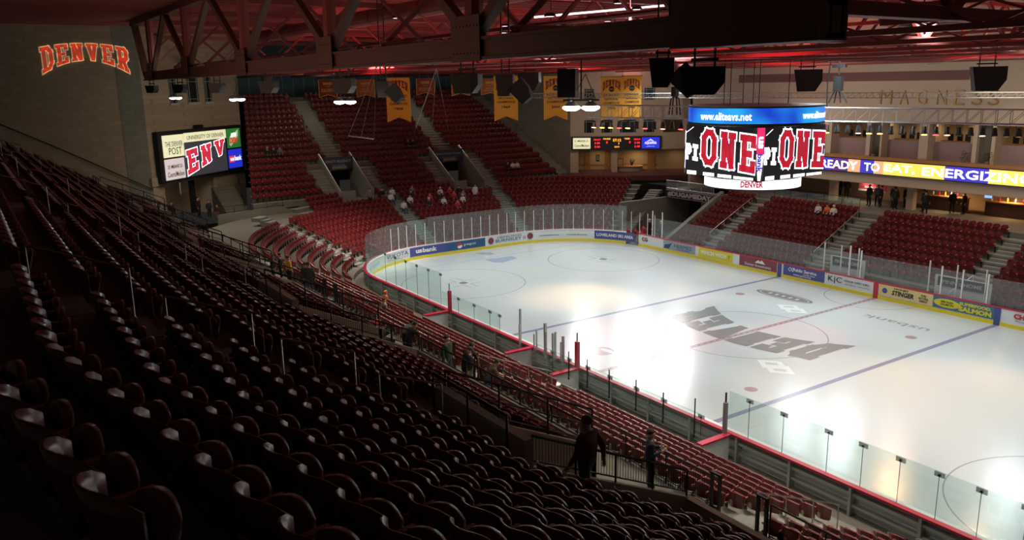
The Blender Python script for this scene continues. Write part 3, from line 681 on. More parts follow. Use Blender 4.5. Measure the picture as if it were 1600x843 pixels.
def nth(q):
    if q < 20: return ORD[q]
    q += 1; t = {2: 'twenty', 3: 'thirty', 4: 'forty', 5: 'fifty'}[q//10]
    return t[:-1]+'ieth' if q % 10 == 0 else t+'-'+ORD[q % 10-1]
SEATS = []   # x, y, z, yaw, label key
def add_row(fn, s0, s1, keep, key, step=.508):
    n = int((s1-s0)/step)
    for q in range(n):
        s = s0+(q+.5)*step
        if keep(s): SEATS.append((*fn(s), key))
RW = ['row nearest the camera']+['%s row down from the camera' % ORD[q] for q in range(14)]
for k in range(-1, KMAX+1):
    segs = sorted([(c-.78, c+.78) for c in UC]) if k < 8 else sorted([(c-(2.3 if k > 8 else 2.2), c+2.55) for c in UC])
    edges = [XW+1.4]+[v for s in segs for v in s]+[33]
    for a, b in zip(edges[::2], edges[1::2]):
        sec = 'right of the nearest aisle' if a > 17 else 'left of the nearest aisle' if a > 4 else 'beyond the second aisle'
        def fn(s, k=k):
            x, y = upt(k, s); return (x, y, fk(k), 0 if s < BEND+.03*k else WA)
        # align to the aisle: right-hand sections start at a, left-hand ones end at b
        n = int((b-a)/.508); off = a if a > 17 else b-n*.508
        for q in range(n):
            s = off+(q+.5)*.508; SEATS.append((*fn(s), (k, sec, '%s %s' % (nth(q if a > 17 else n-1-q), 'beyond the second aisle' if a < 4 else sec))))
for i in range(-1, 7):
    x = 26.0
    edges = [26]+[v for c in LC[:3] for v in (c+.68, c-.68)]+[-20.0]
    for a, b in zip(edges[::2], edges[1::2]):
        if i == -1 and b < 9: continue
        n = int((a-b)/.508)
        for q in range(n):
            s = a-(q+.5)*.508 if a != 26 else b+(q+.5)*.508
            SEATS.append((s, -(H_+di(i)), fi(i) if i >= 0 else .7, 0, ('L', i, nth(q) if a == 26 else nth(q))))
for i in range(-2, NB):
    Rr = R_+di(i)
    # corner and end, angle run
    def wrap(x, y, nx, ny, s):
        if any(abs(s-e[0]) < .75*(R_/Rr if abs(s) > CH else 1)+.0 for e in ECS): return
        if i >= 7 and (y < -11.5 and x > -40.6 or y < -14): return
        if i >= 8 and any(lo-.4 < y < hi+.4 for lo, hi in POR): return
        SEATS.append((x, y, fi(i), math.atan2(ny, nx)+PI/2, ('E', i)))
    n = int(Rr*PI/2/.53)
    for q in range(n):
        a = PI/2*(q+.5)/n; ang = PI+a; wrap(-CL+Rr*math.cos(ang), -CH+Rr*math.sin(ang), math.cos(ang), math.sin(ang), -(CH+a*R_))
    n = int(2*CH/.53)
    for q in range(n): y = -CH+(q+.5)*2*CH/n; wrap(-(L_+di(i)), y, -1, 0, y)
    n = int(Rr*math.radians(57)/.53)
    for q in range(n):
        a = math.radians(57)*(q+.5)/n; ang = PI-a; wrap(-CL+Rr*math.cos(ang), CH+Rr*math.sin(ang), math.cos(ang), math.sin(ang), CH+a*R_)
for u in range(NU):
    y = yl(u)+.4
    while y < yr(u)-1.9:
        ok = all(abs(y-c[0]) > 1.0 for c in EC) if u >= 5 else all(not (lo-1.75 < y < hi+1.75) for lo, hi in POR)
        if ok: SEATS.append((xu(u), y, fu(u), -PI/2, ('U', u)))
        y += .54
for i in range(NF):
    x = -20.0
    while x < 14:
        if all(abs(x-c) > .9 for c in FC) and not (i == 0 and -7 < x < 6.5): SEATS.append((x, yf(i), ff(i), PI, ('F', i)))
        x += .53
# choose the seats that show largest
def shown(s):
    d = Vector((s[0], s[1], s[2]+.6))-CAMP; z = d.dot(fw)
    if z < .5: return None
    px = 800+1273.8*d.dot(r2)/z; py = 421.5-1273.8*d.dot(u2)/z
    return z if -30 < px < 1630 and -30 < py < 900 else None
vis = sorted((z, n) for n, s in enumerate(SEATS) if (z := shown(s)) is not None)
near_ids = {n for z, n in vis[:300]}; vis_ids = {n for z, n in vis}
proto = seat_parts(); first = True
for n in sorted(near_ids):
    s = SEATS[n]; o = proto if first else copy_tree(proto); first = False
    o.location = (s[0], s[1], s[2]); o.rotation_euler = (0, 0, s[3])
    k, sec, wh = s[4]
    if isinstance(k, int): o['label'] = 'dark red folding seat, %s, %s' % (RW[k+1], wh)
    else: o['label'] = 'dark red folding seat, %s row above the boards, %s from the nearest lower aisle' % (ORD[sec+1], wh)
    o['category'] = 'seat'; o['group'] = 'near stand seats, %s, %s' % (RW[k+1] if isinstance(k, int) else 'lower', sec)
low = seat_low(); vs = []; fs = []; mi = []; nv = len(low.v)
cnt = 0
for n, s in enumerate(SEATS):
    if n in near_ids or n not in vis_ids: continue
    c, sn = math.cos(s[3]), math.sin(s[3]); b = cnt*nv
    vs += [(s[0]+c*x-sn*y, s[1]+sn*x+c*y, s[2]+z) for x, y, z in low.v]; fs += [tuple(b+i for i in f) for f in low.f]; mi += low.m; cnt += 1
me = bpy.data.meshes.new('stadium_seat_rows'); me.from_pydata(vs, [], fs)
for m_ in (M_red, M_black, M_redarm, M_brk): me.materials.append(m_)
me.polygons.foreach_set('material_index', mi); me.update()
o = bpy.data.objects.new('stadium_seat_rows', me); COL.objects.link(o)
tag(o, 'rows upon rows of dark red folding seats filling the far stands and lower bowl', 'seats', None, 'stuff')
print('SEATS', len(SEATS), 'near', len(near_ids), 'mass', cnt)

# ================================================================ WALLS
def wall(name, a, b, z0, z1, m, th=.3, mbx=None):
    """vertical wall from a to b (plan), thickness to the left of a->b"""
    d = Vector((b[0]-a[0], b[1]-a[1], 0)); n = Vector((-d.y, d.x, 0)).normalized()*th
    g = MB(); g.hexa([(a[0], a[1], z0), (b[0], b[1], z0), (b[0]+n.x, b[1]+n.y, z0), (a[0]+n.x, a[1]+n.y, z0)], [(a[0], a[1], z1), (b[0], b[1], z1), (b[0]+n.x, b[1]+n.y, z1), (a[0]+n.x, a[1]+n.y, z1)])
    return struct(name, g, m)
ZT = 21
wall('wall_left', (XW, -23.5), (XW, -42), -.1, ZT, M_block, -.4)
g = MB(); g.box(XW-.3, XW+.03, -25.3, -23.5, 2, ZT); struct('wall_pilaster', g, M_block2)
DIR = Vector((-.656, .755, 0)); LB0 = Vector((XW, -23.5, 0))
def lb(s, off=0, z=0): p = LB0+DIR*s+Vector((.755, .656, 0))*off; return (p.x, p.y, z)
def lbox(g, s0, s1, o0, o1, z0, z1, mi=0): g.hexa([lb(s0, o0, z0), lb(s1, o0, z0), lb(s1, o1, z0), lb(s0, o1, z0)], [lb(s0, o0, z1), lb(s1, o0, z1), lb(s1, o1, z1), lb(s0, o1, z1)], mi)
g = MB(); lbox(g, 0, 1.4, -.4, 0, 3, ZT); lbox(g, 1.4, 8.4, -.4, 0, 6.6, ZT); lbox(g, 8.4, 13.5, -.4, 0, 3, ZT); lbox(g, -.2, 13.6, -.1, .12, 6.45, 7.2)
struct('wall_corner_left', g, M_block)
g = MB(); lbox(g, 1.2, 8.6, -4.2, -4, 3, 7); lbox(g, 1.0, 1.4, -4.2, -.2, 3, 7); lbox(g, 8.4, 8.8, -4.2, -.2, 3, 7); struct('wall_concourse_left', g, M_beige)
wall('wall_end', (-57.6, -18), (-57.6, 20), 4, 20, mat('blue_grey_wall', (.045, .12, .16), .6), .3)
g = MB()
for q in range(28): y = -14+q*1.18; g.box(-57.62, -57.54, y-.025, y+.025, 13, 16)
struct('wall_seams', g, mat('pale_seam', (.3, .38, .4), .6))
g = MB(); g.box(-57.55, -57.2, -8.9, -8.2, 13, 16.2); struct('wall_pier', g, M_block)
wall('wall_end_right', (-57.6, 16.7), (-41.6, 19.6), 3, ZT, M_block2, .3)
fd = Vector((.62, .785, 0)); F0 = Vector((-41.6, 19.6, 0)); fn_ = Vector((.785, -.62, 0))
def fb(s, off=0, z=0): p = F0+fd*s+fn_*off; return (p.x, p.y, z)
def fbox(g, s0, s1, o0, o1, z0, z1, mi=0): g.hexa([fb(s0, o0, z0), fb(s1, o0, z0), fb(s1, o1, z0), fb(s0, o1, z0)], [fb(s0, o0, z1), fb(s1, o0, z1), fb(s1, o1, z1), fb(s0, o1, z1)], mi)
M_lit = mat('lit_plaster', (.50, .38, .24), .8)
g = MB(); fbox(g, 0, .9, -.4, 0, 3, 7.2); fbox(g, 0, 16, -.4, 0, 7.1, 8.9); fbox(g, 0, 16, -.4, 0, 10.35, 12.4); fbox(g, 0, 16, -.4, 0, 13.7, 20)
WIN = [(1.5, 2.6), (3.4, 4.6), (5.4, 7.2), (8.0, 9.2)]
ed = [0]+[v for w in WIN for v in w]+[9.9]
for a, b in zip(ed[::2], ed[1::2]): fbox(g, a, b, -.4, 0, 8.9, 10.35); fbox(g, a, b, -.4, 0, 12.4, 13.7)
fbox(g, 12.2, 16, -.4, 0, 8.9, 13.7); fbox(g, 9.9, 16, -.4, 0, 12.4, 13.7); fbox(g, 9.9, 10.1, -.4, -.0, 8.9, 13)
fbox(g, 4.6, 5.2, -2.2, -.1, 4, 7.2)
struct('wall_corner_right', g, M_beige)
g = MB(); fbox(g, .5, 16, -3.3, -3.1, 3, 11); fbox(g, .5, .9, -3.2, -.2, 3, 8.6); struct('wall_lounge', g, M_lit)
g = MB(); fbox(g, -1, 16, -3.3, 3.6, 4.1, 4.6); struct('lounge_floor', g, mat('carpet', (.10, .03, .03), .9, noise=.3))
for j, (a, b) in enumerate(WIN):
    for zz, (z0, z1) in enumerate(((8.9, 10.35), (12.4, 13.7))):
        w_ = bpy.data.objects.new('window_%d' % (j*2+zz+1), None); COL.objects.link(w_)
        for kk in ('label', 'category'):
            if kk in w_: del w_[kk]
        w_['kind'] = 'structure'
        q = MB(); fbox(q, a, b, -.25, -.2, z0, z1); q.build('window_glass', mat('dark_glass', (.02, .025, .03), .1), w_)
        q = MB()
        for s in (a, a+.22, b-.22, b-.04): fbox(q, s, s+.04, -.2, -.12, z0, z1)
        for z in (z0, z1-.25, z1-.05): fbox(q, a, b, -.2, -.12, z, z+.04)
        q.build('window_frame', mat('window_metal', (.35, .38, .36), .4), w_)
for j, (a, b) in enumerate(((2.74, 3.69), (5.14, 6.72), (7.61, 8.72))):
    w_ = bpy.data.objects.new('window_%d' % (j+20), None); COL.objects.link(w_); w_['kind'] = 'structure'
    q = MB(); lbox(q, a+.6, b+.6, 0, .03, 13.2, 15.6); q.build('window_glass', MATS['dark_glass'], w_)
    q = MB()
    for s in (a+.6, a+.85, b+.35, b+.56): lbox(q, s, s+.04, .03, .08, 13.2, 15.6)
    for z in (13.2, 13.5, 15.0, 15.56): lbox(q, a+.6, b+.6, .03, .08, z, z+.04)
    q.build('window_frame', MATS['window_metal'], w_)
    q = MB(); lbox(q, a+.5, b+.7, 0, .14, 13.05, 13.2); q.build('window_sill', M_beige, w_)
# far side wall, suites and concourse
FW = 24.0
g = MB(); g.box(-28, 16, FW, FW+.3, 10.95, 20); g.box(-28, 16, FW-.1, FW+.3, 6.05, 6.85)
struct('wall_far', g, M_beige)
g = MB(); g.box(-28, 16, FW-.35, FW+.3, 8.0, 8.25); struct('trim_1', g, M_wood)
g = MB(); g.box(-28, 16, FW+.9, FW+1.1, 8.2, 9.55); struct('wall_suite_front', g, mat('suite_front', (.30, .22, .22), .8))
g = MB(); g.box(-28, 16, FW+.3, FW+5, 7.9, 8.2); g.box(-28, 16, FW+.3, FW+5, 10.95, 11.1); struct('suite_floor', g, M_beige)
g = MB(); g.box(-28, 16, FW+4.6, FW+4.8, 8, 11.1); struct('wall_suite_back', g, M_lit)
g = MB(); g.box(-28, -27.7, FW, FW+6, 3, 20); struct('wall_far_end', g, M_beige)
PIL = [(-12.4, -11.9, 0), (-8.7, -8.35, 0), (-7.5, -7.35, 0), (-4.3, -3.6, 0), (-.3, 0, 0), (1.0, 1.25, 0), (4.4, 4.9, 0), (-16.5, -16, 0), (-20.5, -20, 0), (8, 9, 0)]
g = MB()
for a, b, q in PIL: g.box(a, b, FW, FW+1.0, 8.2, 11)
struct('suite_pillars', g, M_beige)
g = MB()
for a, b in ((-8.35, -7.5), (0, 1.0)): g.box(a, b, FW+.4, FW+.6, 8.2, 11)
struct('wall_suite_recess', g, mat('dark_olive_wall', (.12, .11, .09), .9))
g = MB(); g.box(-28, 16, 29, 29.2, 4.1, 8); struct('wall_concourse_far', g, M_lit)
g = MB()
for x in (-12.6, -5.6, 3.3, 9): g.box(x, x+.55, 25.2, 25.75, 4.1, 6.1)
struct('concourse_columns', g, M_beige)
g = MB(); g.box(-28, 16, FW+.2, 29.2, 6.1, 6.25); struct('concourse_ceiling', g, M_beige)
g = MB(); g.box(-22, -1, FW-.02, FW+.0, 14.1, 14.8); struct('trim_2', g, mat('mauve_band', (.20, .10, .10), .8))
for x, y, z, pw, c in ((-10, 26.8, 5.9, 40, (1, .75, .5)), (-3, 27, 5.9, 60, (1, .6, .3)), (1.5, 27, 5.9, 70, (1, .55, .25)), (7, 27, 5.9, 60, (1, .6, .3)), (-6, 28, 10.8, 22, (1, .75, .45)), (-2, 28, 10.8, 22, (1, .75, .45)), (-10, 28, 10.8, 22, (1, .75, .5)), (3, 28, 10.8, 22, (1, .75, .5)), (-16, 28, 10.8, 15, (1, .75, .5))):
    area('room_light', (x, y, z), .8, pw, c, 170)
for s, pw in ((3.2, 16), (7.6, 26), (12, 12)):
    p_ = fb(s, -1.7, 6.9); area('room_light', p_, .5, pw, (1, .72, .4), 170)
p_ = lb(5, -2, 6.4); area('room_light', p_, .5, 10, (1, .8, .55), 170)

# ================================================================ SIGNS ON THE WALLS
E_red = (.55, .05, .03)
wd = thing('wall_lettering', 'arched red block capitals reading DENVER with pale outline on the left wall', 'sign', (0, 0, 0))
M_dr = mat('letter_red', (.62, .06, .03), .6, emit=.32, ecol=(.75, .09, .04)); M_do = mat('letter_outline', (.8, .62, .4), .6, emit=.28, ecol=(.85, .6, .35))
fr = frame((XW+.05, -27.35, 16.75), (0, 1, 0), (0, 0, 1))
def archW(u, v):
    t = u/3.1; f = (v+.9)/1.8; lo = -.05-1.05*t*t; hi = 1.25-.35*t*t; return (u, lo+(hi-lo)*f)
block_text('DENVER', 6.2, 1.8, M_do, fr, wd, 'letter_outline', archW, grow=.05, dz=.0, t=.34, gap=.2, depth=.05)
block_text('DENVER', 6.2, 1.8, M_dr, fr, wd, 'letter_face', archW, grow=-.02, dz=.052, t=.34, gap=.2, depth=.03)
# left video board
vb = thing('video_board', 'large wall scoreboard with advert boxes around a screen on the left corner wall', 'scoreboard')
g = MB(); lbox(g, .55, 12.7, .12, .5, 6.62, 10.95); g.build('housing', M_black, vb)
def lpanel(s0, s1, z0, z1, m, name='light_box'):
    g = MB(); lbox(g, s0, s1, .5, .56, z0, z1); return g.build(name, m, vb)
def ltext(b, s, z, w, h, m, par, **k): return text(b, w, h, frame(lb(s, .57, z), DIR, (0, 0, 1)), m, par, **k)
L_cream = em('box_cream', (.80, .78, .50), .85); L_pale = em('box_pale', (.66, .58, .58), .75); L_green = em('box_green', (.02, .17, .03), .8); L_blue = em('box_blue', (.02, .03, .62), .9)
L_scr = em('screen_dark', (.05, .05, .06), .6); L_w = em('screen_white', (.9, .9, .95), 1.0); L_r = em('screen_red', (.50, .025, .05), 1.0); L_k = mat('box_ink', (.05, .06, .03), .6)
q = lpanel(1.1, 3.85, 8.75, 10.6, L_cream); ltext('THE DENVER', 2.5, 9.85, 2.3, .42, L_k, q, bold=.0); ltext('POST', 2.6, 9.25, 1.7, .6, L_k, q, bold=.0)
q = lpanel(1.1, 3.65, 6.85, 8.6, L_pale); ltext('21 MEANS 21.', 2.4, 7.95, 2.0, .3, L_k, q); ltext('Coors/Molson', 2.4, 7.3, 2.2, .42, mat('box_ink2', (.15, .02, .08), .6), q, bold=.01, shear=.2)
q = lpanel(3.95, 10.1, 9.85, 10.65, L_cream); ltext('UNIVERSITY OF DENVER', 7.0, 10.22, 5.4, .36, L_k, q, bold=.0)
q = lpanel(3.75, 9.95, 6.85, 9.8, L_scr, 'screen')
def archE(u, v):
    f = (v+1.1)/2.2; lo = -1.22+.27*(u+2.8); hi = .95+.12*(u+2.8); return (u, lo+(hi-lo)*f)
fr = frame(lb(6.85, .57, 8.2), DIR, (0, 0, 1))
block_text('ENV', 5.8, 2.2, L_w, fr, q, 'screen_lettering', archE, grow=.09, dz=0, t=.3, gap=.28, depth=.006)
block_text('ENV', 5.8, 2.2, L_r, fr, q, 'screen_lettering', archE, grow=-.01, dz=.008, t=.3, gap=.28, depth=.006)
q = lpanel(10.25, 12.4, 8.85, 10.65, L_green); ltext('MTN', 11.3, 10.05, 1.0, .42, L_w, q, bold=.04, shear=.4); ltext('DEW', 11.3, 9.55, 1.5, .55, em('dew_red', (.6, .05, .03), .9), q, bold=.06, shear=.4)
g = MB(); g.add([Vector(lb(10.5, .563, 9.2)), Vector(lb(10.65, .563, 9.9)), Vector(lb(12.1, .563, 10.55)), Vector(lb(12.0, .563, 9.9)), Vector(lb(10.75, .563, 9.0))], [(0, 1, 2, 3, 4)]); g.build('slanted_emblem', mat('dew_pale', (.6, .7, .45), .6, emit=.5), q)
q = lpanel(10.25, 12.4, 6.95, 8.7, L_blue); ltext('bank', 11.72, 7.85, 1.15, .48, L_w, q, bold=.04); g = MB(); lbox(g, 10.32, 11.12, .56, .565, 7.5, 8.1); g.build('red_patch', em('patch_red', (.7, .05, .05), .9), q); ltext('us', 10.75, 7.78, .6, .3, L_w, q, bold=.04, dz=.012)
g = MB(); 
for s in (6.0, 6.4, 6.7): lbox(g, s, s+.2, .12, .5, 10.95, 11.25)
g.build('top_bracket', M_black, vb)
# far right corner scoreboard
sb = thing('game_scoreboard', 'long black wall scoreboard with red and amber digits above the lit lounge', 'scoreboard')
g = MB(); fbox(g, .1, 9.9, .0, .35, 7.1, 8.55); g.build('housing', M_black, sb)
def ftext(b, s, z, w, h, m, par, **k): return text(b, w, h, frame(fb(s, .41, z), fd, (0, 0, 1)), m, par, **k)
g = MB(); fbox(g, .3, 2.2, .35, .4, 7.25, 8.42); q = g.build('light_box', L_cream, sb); ftext('21 MEANS 21.', 1.25, 8.1, 1.6, .22, L_k, q); ftext('Coors/Molson', 1.25, 7.6, 1.6, .3, L_k, q)
g = MB(); fbox(g, 7.8, 9.72, .35, .4, 7.22, 8.42); q = g.build('light_box', L_blue, sb); ftext('AQUAFINA', 8.75, 7.8, 1.3, .34, L_w, q, bold=.03); ftext('purified water', 8.75, 7.45, .9, .1, L_w, q, bold=0)
g = MB(); g.add([fb(8.3, .41, 7.95), fb(8.75, .41, 8.25), fb(9.2, .41, 7.95), fb(8.75, .41, 8.1)], [(0, 1, 2, 3)]); g.build('mountain_emblem', L_w, q)
D_r = em('digit_red', (1, .02, .04), 1.6); D_a = em('digit_amber', (1, .42, .05), 1.3)
for s, z, t, w, h, m in ((2.95, 8.22, 'PENALTY', .75, .16, D_r), (2.95, 7.85, '2 00', .6, .22, D_r), (2.95, 7.45, '2 00', .6, .22, D_r), (4.0, 8.3, 'PIONEERS', .8, .17, D_a), (4.0, 7.92, '0', .18, .26, D_r), (5.1, 8.15, '57:12', .9, .3, D_a), (5.3, 7.8, '1', .08, .22, D_a), (5.1, 7.42, 'SHOTS', .55, .18, D_a), (6.2, 8.3, 'TIGERS', .6, .17, D_a), (6.5, 7.92, '0', .18, .26, D_r), (7.3, 8.22, 'PENALTY', .7, .16, D_r), (7.3, 7.85, '2 00', .6, .22, D_r), (7.3, 7.45, '2 00', .6, .22, D_r)):
    ftext(t, s, z, w, h, m, sb, name='digits', bold=.03)
# far wall name and ribbon board
M_gold2 = mat('brass_letter', (.40, .28, .12), .4, metal=.6)
wn = thing('wall_lettering', 'row of brass serif capitals on the upper far wall', 'sign')
for i, (ch, x) in enumerate(zip('MAGNESS', (-7.25, -5.75, -4.35, -2.85, -1.55, -.3, .85))):
    text(ch, .95 if ch == 'M' else .72, 1.05, frame((x, FW-.02, 12.87), (1, 0, 0), (0, 0, 1)), M_gold2, wn, 'letter', -.012, ext=.06, dz=.03)
text('ARENA', 4.6, 1.05, frame((5.2, FW-.02, 12.87), (1, 0, 0), (0, 0, 1)), M_gold2, wn, 'letter', 0, ext=.06, dz=.03)
rb = thing('ribbon_board', 'long bright ribbon screen along the far balcony, white words on yellow and blue', 'screen')
g = MB(); g.box(-27, 15, FW-.35, FW-.1, 6.85, 8.0); g.build('housing', M_black, rb)
R_y = em('ribbon_yellow', (.95, .72, .12), .95); R_b = em('ribbon_blue', (.05, .04, .50), .9); R_o = em('ribbon_orange', (.75, .42, .25), .9); R_v = em('ribbon_violet', (.10, .03, .20), .8); L_w2 = em('led_white', (1, 1, 1), 1.6)
for x0, x1, m in ((-27, -16, R_b), (-16, -13.5, R_v), (-13.5, -11.5, R_b), (-11.5, -9.9, R_v), (-9.9, -8.8, R_o), (-8.8, -7.6, R_b), (-7.6, -6.8, R_o), (-6.8, -1.9, R_y), (-1.9, 1.25, R_b), (1.25, 6, R_y), (6, 9, R_b), (9, 15, R_y)):
    g = MB(); g.box(x0, x1, FW-.38, FW-.35, 6.92, 7.92); g.build('led_segment', m, rb)
fr = lambda x: frame((x, FW-.39, 7.42), (1, 0, 0), (0, 0, 1))
for t, x0, x1 in (('READY', -12.45, -9.05), ('TO', -8.45, -7.1), ('EAT,', -6.7, -4.2), ('ENERGIZING', -3.6, 4.2), ('FUEL', 5.5, 8.8)):
    text(t, x1-x0, .66, fr((x0+x1)/2), L_w2, rb, 'led_words', .02)
# signs of the far stand
sg = thing('hashtag_sign', 'black sign with grey block letters over the tunnel between the end and far stands', 'sign')
g = MB(); g.box(-27.45, -21.2, 20.35, 20.5, 3.3, 4.05); g.build('sign_panel', M_black, sg)
M_sl = mat('sign_letter', (.45, .42, .42), .6)
text('#DUGAMEDAY', 5.6, .5, frame((-24.3, 20.34, 3.68), (1, 0, 0), (0, 0, 1)), M_sl, sg, bold=.05)
g = MB()
for z in (3.33, 4.0): g.box(-27.4, -21.25, 20.32, 20.35, z, z+.03)
g.build('sign_border', M_sl, sg)
g = MB(); g.box(-27.6, -27.3, 14.5, 24, 0, 3.3); g.box(-27.5, -21.0, 20.5, 24, 3.3, 4.1); g.hexa([(-21.2, 14.2, 0), (-20.75, 14.2, 0), (-20.75, 21.2, 0), (-21.2, 21.2, 0)], [(-21.2, 14.2, .8), (-20.75, 14.2, .8), (-20.75, 21.2, 4.4), (-21.2, 21.2, 4.4)])
struct('tunnel_walls', g, M_conc)
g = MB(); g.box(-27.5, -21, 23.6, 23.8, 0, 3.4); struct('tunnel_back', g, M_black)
dr = thing('tunnel_door', 'lit tan door at the back of the tunnel below the hashtag sign', 'door'); g = MB(); g.box(-25.6, -24.2, 23.45, 23.55, .1, 2.7); g.build('door_leaf', M_lit, dr); g = MB(); g.box(-24.5, -24.4, 23.38, 23.45, 1.2, 1.35); g.build('door_handle', M_steel, dr)
fence('balcony_railing', 'pale picket railing on the balcony above the hashtag sign', [(-27.4, 20.45, 4.1), (-21.3, 20.45, 4.1)], .85, M_rail, 2, 5, True)
bb = thing('concourse_banner', 'red attorneys advert board hanging on the far concourse wall', 'sign'); g = MB(); g.box(-10.9, -8.4, 26.9, 27.0, 5.0, 6.1); g.build('sign_panel', mat('sign_crimson', (.40, .05, .09), .6, emit=.15), bb)
fr = frame((-9.65, 26.88, 5.85), (1, 0, 0), (0, 0, 1)); text('BELL & POLLOCK\nINJURY ATTORNEYS', 2.2, .4, fr, M_txtw, bb, bold=.0); text('303.795.5900', 1.4, .16, frame((-9.65, 26.88, 5.35), (1, 0, 0), (0, 0, 1)), M_txtw, bb)
g = MB(); g.box(-10.9, -8.4, 26.86, 26.9, 5.0, 5.14); g.build('white_strip', M_txtw, bb)

# ================================================================ ROOF
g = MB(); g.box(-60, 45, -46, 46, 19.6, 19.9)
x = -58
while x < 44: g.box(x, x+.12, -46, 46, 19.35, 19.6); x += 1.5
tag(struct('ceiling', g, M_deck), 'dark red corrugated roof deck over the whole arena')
def truss_y(x, y0, y1, z0, z1, label, w=.22, step=3.2, dark=None):
    t = thing('roof_truss', label, 'truss', (0, 0, 0), 0, 'roof trusses across the rink'); m = dark or M_roof
    for z in (z0, z1): g = MB(); g.box(x-w, x+w, y0, y1, z-.14, z+.14); g.build('chord', m, t)
    g = MB(); y = y0; up_ = True
    while y < y1:
        a, b = (z0, z1) if up_ else (z1, z0); g.tube([(x, y, a), (x, min(y+step, y1), b)], .1, 4); up_ = not up_; y += step
    g.build('web', m, t); return t
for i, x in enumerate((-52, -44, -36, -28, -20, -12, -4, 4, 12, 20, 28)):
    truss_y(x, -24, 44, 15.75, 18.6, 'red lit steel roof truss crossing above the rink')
def truss_x(y, z0, z1, label, x0=-57, x1=40, step=3, w=.08, group=None):
    t = thing('roof_joist', label, 'truss', (0, 0, 0), 0, group)
    for z in (z0, z1): g = MB(); g.box(x0, x1, y-w, y+w, z-.07, z+.07); g.build('chord', M_roof, t)
    g = MB(); x = x0; up_ = True
    while x < x1:
        a, b = (z0, z1) if up_ else (z1, z0); g.tube([(x, y, a), (min(x+step, x1), y, b)], .05, 4); up_ = not up_; x += step
    g.build('web', M_roof, t)
for y in (-18, -12, -6, 0, 6, 12, 18, 23.5): truss_x(y, 15.45, 16.5, 'light red steel joist running the length of the roof', group='roof joists along the rink')
# main truss on the camera's side
mt = thing('main_truss', 'massive dark riveted truss crossing the top of the view above the near stand', 'truss')
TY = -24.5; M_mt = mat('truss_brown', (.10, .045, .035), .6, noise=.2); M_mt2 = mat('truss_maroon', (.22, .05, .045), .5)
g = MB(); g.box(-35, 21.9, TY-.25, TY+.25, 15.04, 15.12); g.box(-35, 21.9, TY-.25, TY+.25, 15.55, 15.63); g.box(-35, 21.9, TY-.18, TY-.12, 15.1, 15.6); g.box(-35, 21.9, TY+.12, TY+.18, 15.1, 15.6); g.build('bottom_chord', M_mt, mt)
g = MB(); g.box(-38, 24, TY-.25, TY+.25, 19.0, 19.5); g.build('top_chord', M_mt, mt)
PX = [21, 10.7, .46, -10.3, -21.8, -32.3]
for i, x in enumerate(PX):
    g = MB(); g.tube([(x, TY, 15.5), (x+.15, TY, 19.2)], .26, 8); g.build('column', M_mt2, mt)
    g = MB(); g.box(x-.75, x+.75, TY-.29, TY-.26, 15.0, 16.2); 
    for q in range(8): g.box(x-.65+.18*q, x-.6+.18*q, TY-.31, TY-.29, 15.2, 15.24); g.box(x-.65+.18*q, x-.6+.18*q, TY-.31, TY-.29, 15.9, 15.94)
    g.build('gusset_plate', M_mt, mt)
g = MB(); g.tube([(-34.8, TY, 15.4), (-37.5, TY, 19.2)], .3, 4); g.build('end_post', M_mt, mt)
for a, b in zip(PX, PX[1:]):
    m_ = (a+b)/2; g = MB(); g.tube([(a, TY, 15.6), (m_, TY, 19.2)], .2, 4); g.build('diagonal', M_mt, mt); g = MB(); g.tube([(b, TY, 15.6), (m_, TY, 19.2)], .2, 4); g.build('diagonal', M_mt, mt)
g = MB(); g.box(18.6, 21.9, TY-.45, TY+.3, 15.0, 17.2); g.build('end_box', M_mt, mt)
g = MB(); g.tube([(-3.7, -12.2, 17.55), (.5, -5.7, 18.1)], .05, 5); tag(g.build('strip_lamp', em('strip_white', (.85, .82, .95), 2.2)), 'long thin white strip lamp glowing high up among the roof trusses', 'lamp')
g = MB(); g.tube([(-1.05, -8.3, 17.2), (-1.05, -8.3, 17.7)], .07, 6); g.tube([(-1.05, -8.3, 17.7), (-1.05, -8.3, 19.4)], .01, 4); tag(g.build('pink_lamp', em('strip_pink', (1, .35, .5), 3)), 'small glowing pink upright lamp between the roof trusses', 'lamp')
g = MB(); g.hexa([(13.2, -5.9, 16.45), (14.5, -3.9, 16.45), (14.5, -3.6, 16.45), (13.2, -5.6, 16.45)], [(13.2, -5.9, 16.5), (14.5, -3.9, 16.72), (14.5, -3.6, 16.72), (13.2, -5.6, 16.5)]); tag(g.build('lit_duct_wedge', em('duct_glow_rose', (1, .45, .5), 1.6)), 'bright pink wedge shaped duct face with painted glow high in the right roof steel', 'lamp')  # lit surface of a duct, its brightness painted on as emission
DU = thing('air_duct', 'round red lit air duct running under the roof', 'duct'); g = MB(); g.tube([(-40, -16, 18.2), (25, -16, 18.2)], .45, 12); g.build('duct_pipe', M_deck, DU); g = MB()
for x in range(-38, 25, 3): g = MB(); g.tube([(x, -16, 18.2), (x+.12, -16, 18.2)], .48, 12); g.build('duct_ring', M_roof, DU)
for i, (a, b) in enumerate((((-30, -20, 15.3), (22, 10, 15.25)), ((-10, -22, 15.4), (26, 18, 15.2)), ((-25, 22, 15.3), (24, -8, 15.35)), ((-4, 23.6, 15.25), (24, -14, 15.5)))):
    g = MB(); g.tube([a, b], .018, 4); tag(g.build('steel_cable', M_rail), 'pale steel cable slanting under the roof, %s' % ['longest one over the near ice', 'one over the scoreboard', 'one from the far left', 'one at the far right'][i], 'cable')
g = MB(); random.seed(3)
